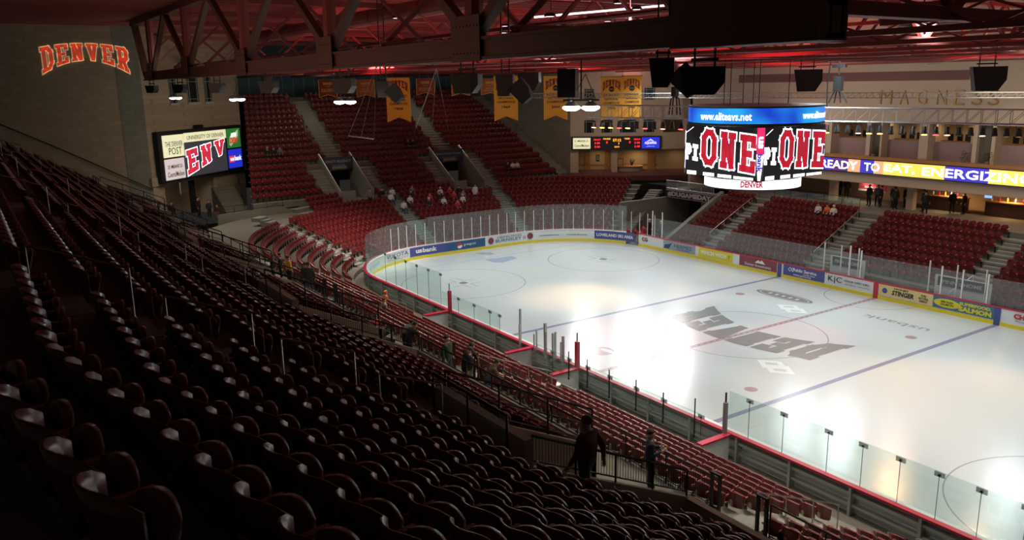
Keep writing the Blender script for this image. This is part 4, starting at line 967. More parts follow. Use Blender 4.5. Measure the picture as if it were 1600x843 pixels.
for q in range(14):
    x = random.uniform(-14, 6); y = random.uniform(-18, -4); z = random.uniform(16.8, 17.8); 
    L = thing('roof_lamp', 'small white lamp glinting between the roof trusses', 'lamp', (x, y, z), 0, 'small lamps between the roof trusses'); g = MB(); g.lathe((0, 0, 0), [(.18, .12), (.26, 0), (.18, 0)], 10); g.build('lamp_shade', M_black, L); g = MB(); g.lathe((0, 0, -.01), [(.001, 0), (.17, 0)], 10); g.build('lamp_lens', em('lens_white', (.9, .9, 1), 2.0), L)

# rink lamps: housings round the lights
def lamp_bank(x, y, z, label, group, w=1.0, rz=0):
    t = thing('lamp_bank', label, 'lamp', (x, y, z), rz, group); g = MB()
    g.box(-w-.1, -w, -w-.1, w+.1, -.25, .25); g.box(w, w+.1, -w-.1, w+.1, -.25, .25); g.box(-w, w, -w-.1, -w, -.25, .25); g.box(-w, w, w, w+.1, -.25, .25); g.box(-w-.1, w+.1, -w-.1, w+.1, .2, .28); g.build('lamp_housing', M_black, t)
    g = MB(); g.tube([(0, 0, .25), (0, 0, 19.5-z)], .03, 5); g.build('hanger_rod', M_black, t)
for x, y in RINK: lamp_bank(x, y, 16.6, 'black lamp housing hanging between the roof trusses over the ice', 'lamp banks over the ice')
# twin hanging lamps
for i, x in enumerate((12.85, -3.3, -19.5, -35.7)):
    t = thing('hanging_lamp', 'pair of bright hanging lamps, %s along the near side of the rink' % ['nearest pair', 'second pair', 'third pair', 'farthest pair'][i], 'lamp', (x, -22.5, 13.72), 0, 'bright twin lamps below the main truss')
    t.rotation_euler = (0, 0, math.radians(34))
    for s in (-.27, .27):
        g = MB(); g.lathe((s, 0, 0), [(.05, .2), (.13, .15), (.2, .07), (.2, .05)], 14); g.build('lamp_shade', M_steel, t)
        g = MB(); g.lathe((s, 0, .0), [(.001, -.07), (.14, -.055), (.24, 0), (.245, .04), (.2, .07)], 14); g.build('lamp_lens', em('lamp_glow', (.92, .96, .90), 12), t)
    g = MB(); g.box(-.5, .5, -.03, .03, .2, .25); g.tube([(0, 0, .2), (-.0, 0, 1.3)], .02, 5); g.tube([(.12, 0, .9), (-.25, 0, .25)], .012, 4); g.tube([(.12, 0, .9), (.4, 0, .25)], .012, 4); g.build('hanger', M_black, t)
    if i == 0: g = MB(); g.box(-.62, -.12, -.15, .15, .3, 1.05); g.build('ballast_box', M_black, t)
    spot('hanging_lamp_light', (x, -22.5, 13.5), (x-2, -16, 0), 1100, (1, .95, .84), 115, 1, .3)
# loudspeakers
def speaker(x, y, z, w, h, yaw, label, tilt=0, zt=15.05, boxes=1, group=None):
    t = thing('loudspeaker', label, 'speaker', (x, y, z), yaw, group)
    for b in range(boxes):
        g = MB(); o = b*w*.95; M = Matrix.Translation((o, 0, -b*h*.3)) @ Matrix.Rotation(-tilt*b, 4, 'Y')
        vs = [(-w/2, h/2), (w/2, h/2), (w/2, -h*.05), (w*.28, -h/2), (-w*.35, -h/2)]; n = 5
        g.add([M @ Vector((a, -w*.3, c)) for a, c in vs]+[M @ Vector((a*.8, w*.3, c)) for a, c in vs], [tuple(range(n))[::-1], tuple(range(n, 2*n))]+[(i, (i+1) % n, n+(i+1) % n, n+i) for i in range(n)])
        g.build('cabinet', M_black if b == 0 else mat('speaker_grille', (.07, .075, .07), .8), t)
    g = MB(); H = zt-z
    for s in (-w*.22, w*.22): g.box(s-.02, s+.02, -.02, .02, h/2, H)
    g.box(-w*.3, w*.3, -.03, .03, h/2+.1, h/2+.16); g.build('bracket', M_black, t); return t
YS = math.radians(34)
NM = ['nearest', 'second', 'third', 'fourth', 'fifth', 'sixth', 'farthest']
for i, x in enumerate((19.1, 10.3, 1.6, -7.1, -15.9, -24.6, -33.4)):
    speaker(x, TY, 14.42 if i else 14.4, .86, .52, YS, 'black wedge loudspeaker under the main truss, %s of the row' % NM[i])
    if i < 3: cx_, cy_, cz_ = ((15.3, -21.9, 14.6), (7.25, -21.2, 14.35), (-3.4, -20.6, 14.25))[i]; speaker(cx_, cy_, cz_, .62, .7, YS, 'double grey and black loudspeaker cluster hanging beside the %s wedge loudspeaker' % NM[i], .7, 19.4, 2)
speaker(3.04, .18, 14.3, 1.4, 1.1, YS+.2, 'black loudspeaker hanging to the upper right of the centre scoreboard', 0, 15.7)
speaker(10.3, 3.6, 14.25, 1.5, 1.1, YS+.2, 'black loudspeaker hanging in front of the far wall letters', 0, 15.7)
speaker(-11.6, -6.9, 14.5, 1.4, 1.1, YS, 'black loudspeaker hanging left of the 2004 banner', 0, 15.7)

# ---------------------------------------------------------------- lighting truss
def box_truss(name, label, a, b, w, m, cell=None, r=.03):
    t = thing(name, label, 'truss'); a = Vector(a); b = Vector(b); d = (b-a).normalized(); s = d.cross(Vector((0, 0, 1))).normalized()*w/2; u = Vector((0, 0, w/2)); L = (b-a).length
    for p, q in ((s, u), (s, -u), (-s, u), (-s, -u)): g = MB(); g.tube([a+p+q, b+p+q], r, 6); g.build('chord', m, t)
    g = MB(); c = cell or w; n = int(L/c)
    for i in range(n):
        x0 = a+d*(i*c); x1 = a+d*((i+1)*c)
        for p in (s, -s): g.tube([x0+p-u, x1+p+u], r*.55, 4, caps=False); g.tube([x0+p-u, x0+p+u], r*.55, 4, caps=False)
        g.tube([x0+s+u, x1-s+u], r*.5, 4, caps=False); g.tube([x0+s-u, x1-s-u], r*.5, 4, caps=False)
    g.build('lacing', m, t); return t, a, d
LT, la, ld = box_truss('lighting_truss', 'aluminium box truss full of stage lamps behind the centre scoreboard', (-14.1, -.23, 12.45), (9.6, 14.8, 12.03), .82, M_alu, .74, .036)
box_truss('thin_truss', 'slender aluminium truss hanging high beyond the lighting truss', (-18.7, -3.2, 13.55), (-11.9, 7.0, 13.35), .3, M_alu, .35, .022)
box_truss('thin_truss', 'long slender aluminium truss crossing in front of the far wall letters', (-14.2, 6.4, 13.35), (8, 22.4, 13.1), .34, M_alu, .4, .022)
cols = ['r', 'w', 'y', 'k', 'r', 'y', 'k', 'w']
SC = {'r': em('gel_red', (1, .06, .06), 4), 'y': em('gel_amber', (1, .65, .1), 4), 'w': em('gel_warm', (1, .6, .45), 1.6), 'k': mat('lens_off', (.02, .02, .02), .2)}
n = 0
for i in range(44):
    s = .4+i*.6; p_ = la+ld*s
    if 11.0 < s < 12.5: continue
    k = random.choice('kkkkwryk'); t = thing('stage_lamp', 'black stage lamp clamped under the lighting truss, %s lens' % {'k': 'dark', 'w': 'pale glowing', 'r': 'red glowing', 'y': 'amber glowing'}[k], 'lamp', (p_.x, p_.y, p_.z-.72), math.radians(34), 'stage lamps with a %s lens under the lighting truss' % {'k': 'dark', 'w': 'pale', 'r': 'red', 'y': 'amber'}[k])
    g = MB(); g.tube([(0, 0, .08), (0, -.14, -.36)], [.11, .18], 10); g.build('lamp_can', M_black, t); g = MB(); g.tube([(0, -.145, -.362), (0, -.15, -.385)], .165, 10); g.build('lens', SC[k], t)
    g = MB(); g.tube([(-.15, 0, .3), (-.15, 0, -.05), (.15, 0, -.05), (.15, 0, .3)], .015, 4); g.build('yoke', M_black, t)
h = thing('chain_hoist', 'black chain hoist with splayed cables holding the lighting truss right of the scoreboard', 'hoist', (-.85, 8.5, 0)); g = MB(); g.box(-.26, .26, -.15, .15, 13.6, 14.5); g.build('motor', M_black, h); g = MB(); g.box(-.45, .45, -.1, .1, 15.0, 15.2); g.build('beam_clamp', M_black, h)
g = MB()
for s in (-.6, -.2, .25, .7): g.tube([(0, 0, 13.9), (s*.5, 0, 13.5), (s, 0, 12.9)], .04, 5)
g.tube([(0, 0, 14.6), (0, 0, 16)], .04, 5); g.tube([(-.6, 0, 15.8), (-.75, 0, 14.2), (-.7, 0, 12.6)], .04, 5); g.build('cables', M_black, h)
h = thing('chain_hoist', 'black cable tangle at the truss end left of the centre scoreboard', 'hoist', (-9.1, 2.94, 0)); g = MB(); g.box(-.2, .2, -.15, .15, 13.4, 14.0); g.build('motor', M_black, h); g = MB()
for s in (-.5, -.2, .25, .55): g.tube([(0, 0, 13.5), (s*.7, 0, 13.2), (s, 0, 12.2)], .05, 5)
g.tube([(0, 0, 14), (0, 0, 16)], .04, 5); g.build('cables', M_black, h)
# hanging white rigging with cables
for i, (bx, a, b, tp) in enumerate((('bar', (-7.7, -20.6, 12.03), (-6.95, -19.6, 11.86), (-7.0, -19.2, 15.4)), ('bar', (-11.4, -15.0, 12.0), (-10.3, -13.5, 12.0), (-10.7, -13.9, 15.3)))):
    t = thing('rigging_bar', 'thin white bar hung on splayed white cables, %s' % ['left one below the third loudspeaker', 'right one below the small maroon banner'][i], 'rigging'); g = MB(); g.tube([a, b], .025, 5) if i == 0 else None
    if i == 0: g.build('bar', M_wp, t)
    g = MB(); a, b, tp = Vector(a), Vector(b), Vector(tp)
    for f in (0, .5, 1): g.tube([a.lerp(b, f), tp], .012, 4)
    g.build('cables', M_rail, t)
# ---------------------------------------------------------------- banners
def banner(c, bot, w, big, lines, label, bg, fg):
    c = Vector(c); H = c.z-bot[2]; t = thing('championship_banner', label, 'banner'); x = Vector((.555, .83, 0)).normalized(); M = frame((c.x, c.y, c.z), x, (0, 0, 1))
    n = H-(.35 if big else .2); g = MB(); vs = [(-w/2, 0), (w/2, 0), (w/2, -H), (0, -n), (-w/2, -H)]
    g.add([(a, b, 0) for a, b in vs]+[(a, b, -.03) for a, b in vs], [(0, 1, 3), (1, 2, 3), (0, 3, 4)][:0]+[(0, 4, 3, 1), (1, 3, 2), (5, 6, 8, 9), (6, 7, 8)]+[(i, (i+1) % 5, 5+(i+1) % 5, 5+i) for i in range(5)]); g.build('cloth', bg, t, M=M)
    e = .06; g = MB()
    for (x0, y0), (x1, y1) in zip(vs, vs[1:]+vs[:1]): g.tube([(x0, y0, .0), (x1, y1, .0)], .03, 4)
    g.build('trim', M_gold if big else fg, t, M=M)
    g = MB(); g.tube([(-w/2-.08, .0, 0), (w/2+.08, 0, 0)], .03, 5); g.tube([(-w/2, 0, 0), (-w/2, .7, 0)], .01, 4); g.tube([(w/2, 0, 0), (w/2, .7, 0)], .01, 4); g.build('hanging_rod', M_black, t, M=M)
    def tx(b, y, ww, hh, m=None, **k): text(b, ww, hh, M @ Matrix.Translation((0, y, .0)), m or M_txtd, t, **k)
    if big:
        f = M @ Matrix.Translation((0, -.42, .006)); ar = lambda u, v: (u, v*(1+.5*(abs(u)/(w*.45)))-.35*(u/(w*.45))**2)
        block_text('DENVER', w*.86, .42, mat('banner_maroon', (.28, .03, .03), .8), f, t, 'lettering', ar, t=.34, gap=.15, depth=.006)
        g = MB(); g.add([(math.cos(2*PI*k/20)*.21, math.sin(2*PI*k/20)*.21, .012) for k in range(20)], [tuple(range(20))]); g.build('disc', M_txtd, t, M=M @ Matrix.Translation((0, -.88, 0))); tx('NCAA', -.88, .32, .1, M_gold, dz=.02, bold=0)
        tx('ICE HOCKEY', -1.32, w*.78, .17); tx('NATIONAL', -1.60, w*.66, .17); tx('CHAMPIONS', -1.88, w*.78, .17); tx(lines, -2.25, w*.36, .19)
    else:
        tx('DENVER', -.32, w*.5, .2, fg, bold=.03); tx('PIONEERS', -.55, w*.3, .07, fg, bold=0); tx(lines, -.85, w*.72, .28, fg, bold=0)
BW = 1.72
banner((-25.5, -9.05, 14.95), (0, 0, 11.75), BW, True, '1958', 'tall gold championship banner dated 1958, leftmost of the tall gold ones', M_gold, M_txtd)
banner((-21.05, -2.45, 14.95), (0, 0, 11.7), BW, True, '1969', 'tall gold championship banner dated 1969, second of the tall gold ones', M_gold, M_txtd)
banner((-19.0, .6, 14.9), (0, 0, 11.7), BW, True, '2004', 'tall gold championship banner dated 2004, left of the twin lamps', M_gold, M_txtd)
banner((-16.66, 4.0, 14.75), (0, 0, 11.6), BW*.9, True, '2005', 'tall gold championship banner, left one of the pair behind the lighting truss', M_gold, M_txtd)
banner((-15.88, 5.3, 14.8), (0, 0, 11.6), BW*.8, True, '1968', 'tall gold championship banner, right one of the pair behind the lighting truss', M_gold, M_txtd)
bm = mat('banner_red', (.26, .035, .02), .8); bo = mat('banner_rust', (.30, .09, .02), .8); gy = mat('banner_trim', (.75, .60, .08), .8); go = mat('banner_trim2', (.55, .32, .12), .8)
SB = [((-34.2, -11.05, 14.95), 13.55, bm, gy, 'NCAA CHAMPIONS', 'small maroon pennant banner with yellow border, leftmost of the small ones'), ((-32.5, -8.5, 14.9), 13.5, bo, go, 'WCHA\nCHAMPIONS', 'small rust banner with dense text next to the 1958 banner on its left'), ((-29.8, -4.47, 14.9), 13.6, bm, go, 'FROZEN FOUR', 'small maroon banner just right of the 1958 banner'),
      ((-28.2, -2.1, 14.85), 13.5, bo, go, 'REGULAR SEASON\nCHAMPIONS', 'small rust banner left of the second loudspeaker'), ((-26.9, -.1, 14.8), 13.5, bo, go, 'WCHA\nFINAL FIVE', 'small rust banner half hidden behind the 1969 banner'), ((-25.4, 2.0, 14.8), 13.4, M_white, M_cap, 'DU', 'small white and red banner right of the 1969 banner')]
for c, b, bg, fg, tx_, lab in SB: banner(c, (0, 0, b), 1.45, False, tx_, lab, bg, fg)

# ================================================================ CENTRE SCOREBOARD
cs = thing('center_scoreboard', 'huge centre hung video scoreboard with blue ring, dark screens and white lower ring', 'scoreboard')
A_ = 2.75; Z0, Z1 = 9.3, 12.0
g = MB(); g.lathe((0, 0, 0), [(0.01, 13.1), (3.62, 13.05), (3.62, 12.98)], 48); g.lathe((0, 0, 0), [(3.62, 12.15), (3.62, 12.05), (2.4, 11.95), (.01, 11.95)], 48); g.lathe((0, 0, 0), [(3.5, 12.98), (3.5, 12.15)], 48); g.build('top_housing', M_black, cs)
g = MB(); g.lathe((0, 0, 0), [(3.58, 12.18), (3.58, 12.96)], 64)
bl = bpy.data.materials.new('led_blue'); bl.use_nodes = True; nt = bl.node_tree; b = nt.nodes['Principled BSDF']; b.inputs['Base Color'].default_value = (0, .02, .1, 1); b.inputs['Emission Strength'].default_value = 1.0
tc = nt.nodes.new('ShaderNodeTexCoord'); wv = nt.nodes.new('ShaderNodeTexNoise'); wv.inputs['Scale'].default_value = .35; rp = nt.nodes.new('ShaderNodeValToRGB'); rp.color_ramp.elements[0].position = .4; rp.color_ramp.elements[1].position = .62
rp.color_ramp.elements[0].color = (.01, .05, .60, 1); rp.color_ramp.elements[1].color = (.02, .45, .98, 1); nt.links.new(tc.outputs['Object'], wv.inputs[0]); nt.links.new(wv.outputs['Fac'], rp.inputs[0]); nt.links.new(rp.outputs[0], b.inputs['Emission Color'])
ringo = g.build('led_ring', bl, cs, True)
def ring_text(body, ang, R, z, w, h, m, par, bold=.03, name='led_words'):
    """text wrapped on a cylinder round the axis, centred on compass angle ang"""
    o = text(body, w, h, Matrix.Identity(4), m, par, name, bold)
    for v in o.data.vertices:
        a = ang+v.co.x/R; rr = R+.012+v.co.z*.3; v.co = Vector((rr*math.cos(a), rr*math.sin(a), z+v.co.y))
    return o
ac = math.atan2(-36.5, 30.33)
ring_text('www.eliteavs.net', ac-.46, 3.6, 12.55, 3.0, .4, L_w2, ringo, .015); ring_text('www.eliteavs.net', ac+1.05, 3.6, 12.57, 2.5, .36, L_w2, ringo); ring_text('www.eliteavs.net', ac+2.7, 3.6, 12.57, 2.5, .36, L_w2, ringo); ring_text('www.eliteavs.net', ac-2.1, 3.6, 12.57, 2.5, .36, L_w2, ringo)
g = MB(); g.box(-2.4, 2.4, -2.4, 2.4, Z0-.1, 12.0); g.build('core', M_black, cs)
scr = em('led_black', (.012, .012, .014), .5); s_r = em('led_red', (.36, .014, .03), 1.0); s_w = em('led_white2', (.95, .93, 1), 1.5)
ch = .3
for k in range(4):
    Rz = Matrix.Rotation(PI/2*k, 4, 'Z'); tilt = Matrix.Identity(4)
    M = Rz @ frame((0, -A_, (Z0+Z1)/2), (1, 0, 0), (0, 0, 1))
    g = MB(); w = A_-ch; hh = (Z1-Z0)/2; g.add([(-w, -hh, 0), (w, -hh, 0), (w, hh, 0), (-w, hh, 0), (-w, -hh, -.2), (w, -hh, -.2), (w, hh, -.2), (-w, hh, -.2)], [(0, 1, 2, 3), (4, 7, 6, 5), (0, 4, 5, 1), (1, 5, 6, 2), (2, 6, 7, 3), (3, 7, 4, 0)])
    sc = g.build('screen', scr, cs, M=M)
    sl = lambda u, v: (u, v+.28-.16*(u+.0)*.75)
    M2 = M @ Matrix.Translation((.60, .10, .005))
    block_text('ONE', 3.75, 1.95, s_w, M2, sc, 'screen_lettering', lambda u, v: (min(u, 1.86), v-.07*u), grow=.075, dz=0, t=.33, gap=.2, depth=.006)
    block_text('ONE', 3.75, 1.95, s_r, M2, sc, 'screen_lettering', lambda u, v: (min(u, 1.86), v-.07*u), grow=0, dz=.009, t=.33, gap=.2, depth=.006)
    M3 = M @ Matrix.Translation((-2.0, -.12, .005))
    block_text('PI', 1.1, .9, s_w, M3, sc, 'screen_lettering', lambda u, v: (max(u, -.46), v-.07*u), t=.4, gap=.05, depth=.006)
    g = MB()
    for a, b in ((-2.3, -1.6), (-1.1, -.3), (-.05, .9), (1.05, 2.35)): g.box(a, b, -hh+.0, -hh+.16-.04*a*.5, .004, .008)
    g.tube([(-2.4, .95, .01), (-1.9, 1.25, .01)], .02, 4); g.build('screen_lettering', s_w, sc, M=M)
    # corner strip between two screens
    Mc = Rz @ frame((A_-ch/2, -A_+ch/2, (Z0+Z1)/2), (1, 1, 0), (0, 0, 1)); wt, wb = .19, .07
    g = MB(); g.add([(-wt, 0, .02), (wt, 0, .02), (wt*1.0, hh, .02), (-wt, hh, .02), (wb, -hh, .02), (-wb, -hh, .02)], [(0, 1, 2, 3)]); cp = g.build('corner_panel', em('led_crimson', (.7, .02, .12), 1.1), cs, M=Mc)
    g = MB(); g.add([(-wb, -hh, .02), (wb, -hh, .02), (wt, 0, .02), (-wt, 0, .02)], [(0, 1, 2, 3)]); g.build('corner_panel', s_w, cs, M=Mc)
    text('us', .6, .26, Mc @ Matrix.Rotation(-PI/2, 4, 'Z') @ Matrix.Translation((-.6, 0, .03)), s_w, cp, bold=.04); text('bank', .95, .26, Mc @ Matrix.Rotation(-PI/2, 4, 'Z') @ Matrix.Translation((.45, 0, .03)), R_b, cp, bold=.04)
g = MB(); g.lathe((0, 0, 0), [(2.62, 9.25), (2.62, 9.2), (.1, 9.2)], 48); g.lathe((0, 0, 0), [(.1, 8.66), (2.62, 8.66), (2.62, 8.7)], 48); g.build('lower_housing', M_black, cs)
g = MB(); g.lathe((0, 0, 0), [(2.6, 8.69), (2.6, 9.25)], 64); lr = g.build('led_ring', em('led_ring_white', (1, .93, .97), 1.5), cs, True)
o = ring_text('DENVER', ac+.0, 2.62, 8.98, 1.15, .34, s_r, lr, .04)
g = MB()
for x, y in ((-1.2, -1.2), (1.2, -1.2), (1.2, 1.2), (-1.2, 1.2), (.3, -2.4), (-.9, 0)): g.tube([(x, y, 13), (x, y, 16)], .025, 5)
g.build('hoist_cables', M_black, cs)

# ================================================================ BENCHES, BOXES
def redwall(x, y0, y1, name, label):
    t = thing(name, label, 'partition'); g = MB(); g.box(x-.06, x+.06, y0, y1, 0, 1.05); g.build('wall_panel', M_white, t); g = MB(); g.box(x-.14, x+.14, y0, y1, 1.05, 1.12); g.build('red_cap', M_cap, t); return t
for x, nm in ((10.6, 'right end of the players bench'), (1.3, 'left end of the players bench'), (-2.6, 'right side of the penalty box by the tall posts'), (-11.3, 'left end of the second bench')):
    redwall(x, -15.0, -13.42, 'bench_partition', 'white partition with red cap at the %s' % nm)
g = MB(); g.box(-11.3, -2.6, -15.1, -15.0, 0, 1.05); g.box(1.3, 10.6, -15.1, -15.0, 0, .95); tag(g.build('bench_back_wall', M_conc), None, None, None, 'structure')
for a, b, nm in ((1.8, 10.2, 'right'), (-10.8, -3.2, 'left')):
    t = thing('players_bench', 'long pale players bench behind the near boards, %s one' % nm, 'bench'); g = MB(); g.box(a, b, -14.75, -14.4, .42, .47); g.build('bench_seat', M_alu, t); g = MB(); 
    k = a+.4
    while k < b: g.box(k, k+.06, -14.7, -14.45, 0, .42); k += 1.6
    g.build('bench_leg_row', M_steel, t)
random.seed(11)
for q in range(14):
    x = 2.2+q*.33 if q < 9 else 6.6+(q-9)*.6; t = thing('water_bottle', 'small white bottle standing on the right players bench', 'bottle', (x, -14.55+random.uniform(-.08, .08), .47), 0, 'white bottles on the right players bench'); g = MB(); g.lathe((0, 0, 0), [(.001, 0), (.05, 0), (.05, .2), (.025, .25), (.001, .25)], 8); g.build('bottle_body', M_wp, t); g = MB(); g.lathe((0, 0, .25), [(.022, 0), (.022, .04), (.001, .04)], 8); g.build('cap', M_cap, t)
t = thing('stool', 'tall white bar stool standing on the apron behind the right bench', 'stool', (2.3, -15.5, 0)); g = MB(); g.lathe((0, 0, 1.02), [(.001, 0), (.24, 0), (.24, .05), (.001, .05)], 12); g.build('seat', M_wp, t)
for a in (.2, 1.8, 3.3, 4.9): g = MB(); g.tube([(.28*math.cos(a), .28*math.sin(a), 0), (.18*math.cos(a), .18*math.sin(a), 1.02)], .022, 5); g.build('leg', M_wp, t)
g = MB(); g.tube([(.24*math.cos(a), .24*math.sin(a), .4) for a in (.2, 1.8, 3.3, 4.9, .2)], .015, 4); g.build('foot_ring', M_wp, t)
g = MB()
for q in range(9):
    x = 9.0+q*.09; g.tube([(x, -15.14, .2), (x, -15.14, .95+.05*(q % 3))], .012, 4); g.box(x-.02, x+.05, -15.18, -15.14, .05, .25)
tag(g.build('stick_rack', mat('stick_wood', (.45, .32, .12), .5)), 'rack of yellowish hockey sticks leaning at the right end of the players bench', 'sticks')
TP = [(-3.4, 3.0, .045), (-3.05, 2.3, .03), (-1.95, 2.2, .035), (-1.75, 2.1, .03), (-1.2, 2.75, .06), (-.75, 2.5, .045), (-.35, 2.5, .035), (-.15, 2.55, .05), (.1, 2.1, .04), (.65, 2.6, .05)]
for i, (x, z, r) in enumerate(TP): post(x, -13.5-.25*(i % 2)*1.2, 1.1, z, M_steel, 'grey steel post among the cluster at the penalty box, %s from the left' % ORD[i], r, name='steel_post')
for x, z, nm in ((1.25, 2.4, 'right of the cluster of grey posts'), (-11.0, 2.4, 'where the tall left glass ends')):
    t = thing('red_post', 'thick red padded post on the near boards %s' % nm, 'post'); g = MB(); g.box(x-.09, x+.09, -13.5, -13.32, 1.1, z); g.build('pad', M_cap, t); g = MB(); g.box(x-.03, x+.03, -13.44, -13.38, z, z+.45); g.build('post_core', M_steel, t)
t = thing('glass_end_post', 'tall grey padded post where the right near glass begins', 'post'); g = MB(); g.tube([(10.45, -13.45, 1.1), (10.45, -13.45, 2.35)], .1, 10); g.build('pad', mat('grey_pad', (.28, .3, .3), .6), t); g = MB(); g.tube([(10.45, -13.45, 2.35), (10.45, -13.45, 2.75)], .04, 8); g.build('post_core', M_black, t)
for i, (x, z) in enumerate(((2.05, 2.35), (3.4, 2.35), (4.9, 2.3), (6.6, 2.35), (8.2, 2.3), (9.9, 2.6))): post(x, -14.55, 1.0, z, M_blackm, 'slim dark post holding low glass behind the right bench, %s from the left' % ORD[i], .018)
pane((-3.2, H_, 0, -1), (-3.2, H_, 0, -1), 0, 0, M_glass) if False else None
# penalty boxes of the far side
for x0, x1, nm in ((-4.6, -1.9, 'left'), (3.1, 6.6, 'right')):
    g = MB(); g.box(x0, x1, 14.45, 14.55, 0, 2.0); tag(g.build('box_back_panel', mat('box_white', (.55, .6, .6), .6)), None, None, None, 'structure')
    t = thing('penalty_box_sign', 'dark sign on the back wall of the %s penalty box reading PINNACOL HOME' % nm, 'sign'); g = MB(); g.box(x0+.2, x1-.2, 14.40, 14.44, 1.35, 1.95); g.build('sign_panel', M_black, t); text('PINN :: HOME', (x1-x0)*.7, .24, frame(((x0+x1)/2, 14.395, 1.65), (1, 0, 0), (0, 0, 1)), M_sl, t)
    for x in (x0, x1, (x0+x1)/2): post(x, 13.7, 1.0, 3.0, M_wp, 'white post at the %s penalty box of the far side' % nm, .035, 'posts of the %s far penalty box' % nm)
fence('stair_railing', 'white railing slanting down the far right aisle to the boards', [(4.3, 14.0, .2), (4.9, 15.6, 1.2)], .9, M_wp, 2, 2, r=.03, lower=.55)
# handrails of the near lower aisles and walkway
fence('wall_handrail', 'dark handrail descending along the big left wall', [(-42.85, -35.5, 12.95), (-42.85, -33.72, 12.0), (-42.85, -30.33, 10.14), (-42.85, -27.58, 8.55), (-42.85, -23.55, 6.2)], .06, M_black, 1, 6, r=.035)
YR = -21.35
sp = [(-24, -14), (-13.2, -10.4), (-8.6, 2.9), (5.2, 16.9), (18.8, 28)]
for i, (a, b) in enumerate(sp): fence('walkway_railing', 'black railing between the cross aisle and the near lower seats, %s stretch from the left' % ORD[i], [(a, YR, 3.39), (b, YR, 3.39)], .95, M_blackm, 2, None, i in (1, 3), r=.022)
for c, nm in zip(LC[:3], ('nearest', 'second', 'third')):
    for s in (-.75, .75):
        t = thing('gate_frame', 'black double post gate at the top of the %s lower aisle, %s side' % (nm, 'left' if s < 0 else 'right'), 'gate'); 
        for q in (-.13, .13): g = MB(); g.box(c+s+q-.035, c+s+q+.035, YR-.04, YR+.04, 3.39, 4.45); g.build('post', M_blackm, t)
        g = MB(); g.box(c+s-.16, c+s+.16, YR-.05, YR+.05, 3.39, 3.47); g.box(c+s-.16, c+s+.16, YR-.04, YR+.04, 4.4, 4.46); g.build('cross_bar', M_blackm, t)
    fence('aisle_handrail', 'metal handrail down the middle of the %s lower aisle' % nm, [(c, -20.6, 3.1), (c, -17.0, 1.6)], .9, M_rail, 1, 4, r=.02)
for s, nm in ((-10.6, 'first'), (-2.9, 'second'), (6.3, 'third'), (14.2, 'fourth')):
    a = end_at(s, 4.0); b = end_at(s, 7.5); fence('aisle_handrail', 'thin handrail in the %s aisle of the left end stand counting from the near corner' % nm, [(a[0], a[1], 1.3), (b[0], b[1], 2.75)], .9, M_rail, 1, 2, r=.02)
fence('bench_railing', 'pale double rail on the apron behind the near left corner', [(-25.5, -15.2, .2), (-21.0, -15.2, .2)], 1.0, M_rail, 2, 3, r=.03, lower=.6)
fence('bench_railing', 'pale double rail in front of the nearest lower seats by the boards', [(19.4, -15.6, .7), (20.9, -14.9, .4)], 1.0, M_rail, 2, 2, r=.03, lower=.55)
fence('aisle_handrail', 'grey handrail down the far aisle left of the middle section', [(-6.7, 15.4, .9), (-6.7, 20.6, 3.4)], .9, M_rail, 1, 4, r=.022)
fence('aisle_handrail', 'grey handrail down the far aisle next to the tunnel', [(-17.0, 15.4, .9), (-17.0, 20.6, 3.4)], .9, M_rail, 1, 4, r=.022)
fence('concourse_railing', 'glass railing along the front of the far concourse', [(-19, 22.0, 4.1), (-7.5, 22.0, 4.1)], 1.0, M_blackm, 2, None, r=.02, glassp=True)
# left corner: parapet and railings round the concourse mouth
g = MB(); cp = [(-39.6, -19.3), (-40.4, -16.6), (-41.0, -13.9), (-41.4, -11.7)]
for a, b in zip(cp, cp[1:]): d = Vector((b[0]-a[0], b[1]-a[1], 0)).normalized(); n = Vector((-d.y, d.x, 0))*.2; g.hexa([(a[0], a[1], 3.0), (b[0], b[1], 3.0), (b[0]+n.x, b[1]+n.y, 3.0), (a[0]+n.x, a[1]+n.y, 3.0)], [(a[0], a[1], 4.05), (b[0], b[1], 4.05), (b[0]+n.x, b[1]+n.y, 4.05), (a[0]+n.x, a[1]+n.y, 4.05)])
struct('parapet_wall', g, M_block2)
fence('parapet_railing', 'black railing on the curved pale parapet in the left corner', [(a, b, 4.05) for a, b in cp], .6, M_blackm, 2, 6, r=.02)
fence('stair_railing', 'dark double handrail on the stairs beside the left corner block', [(-44.8, -15.6, 3.6), (-47.5, -15.2, 5.6)], .95, M_blackm, 2, 3, r=.03, lower=.5)
g = MB()
for q in range(10): g.box(-44.2-.5*q, -43.7-.5*q, -17.4, -15.4, 3.0, 3.39+.22*q)
struct('corner_stairs', g, M_conc)
t = thing('notice_board', 'small pale notice hanging in the dark opening below the left scoreboard', 'sign'); g = MB(); lbox(g, 6.0, 7.3, -2.0, -1.9, 5.0, 6.2); g.build('board_frame', M_beige, t); g = MB(); lbox(g, 6.1, 7.2, -1.9, -1.88, 5.1, 6.1); g.build('paper', M_white, t)
g = MB(); lbox(g, 5.4, 5.9, -.6, -.3, 3.39, 6.6); struct('concourse_post', g, M_black)
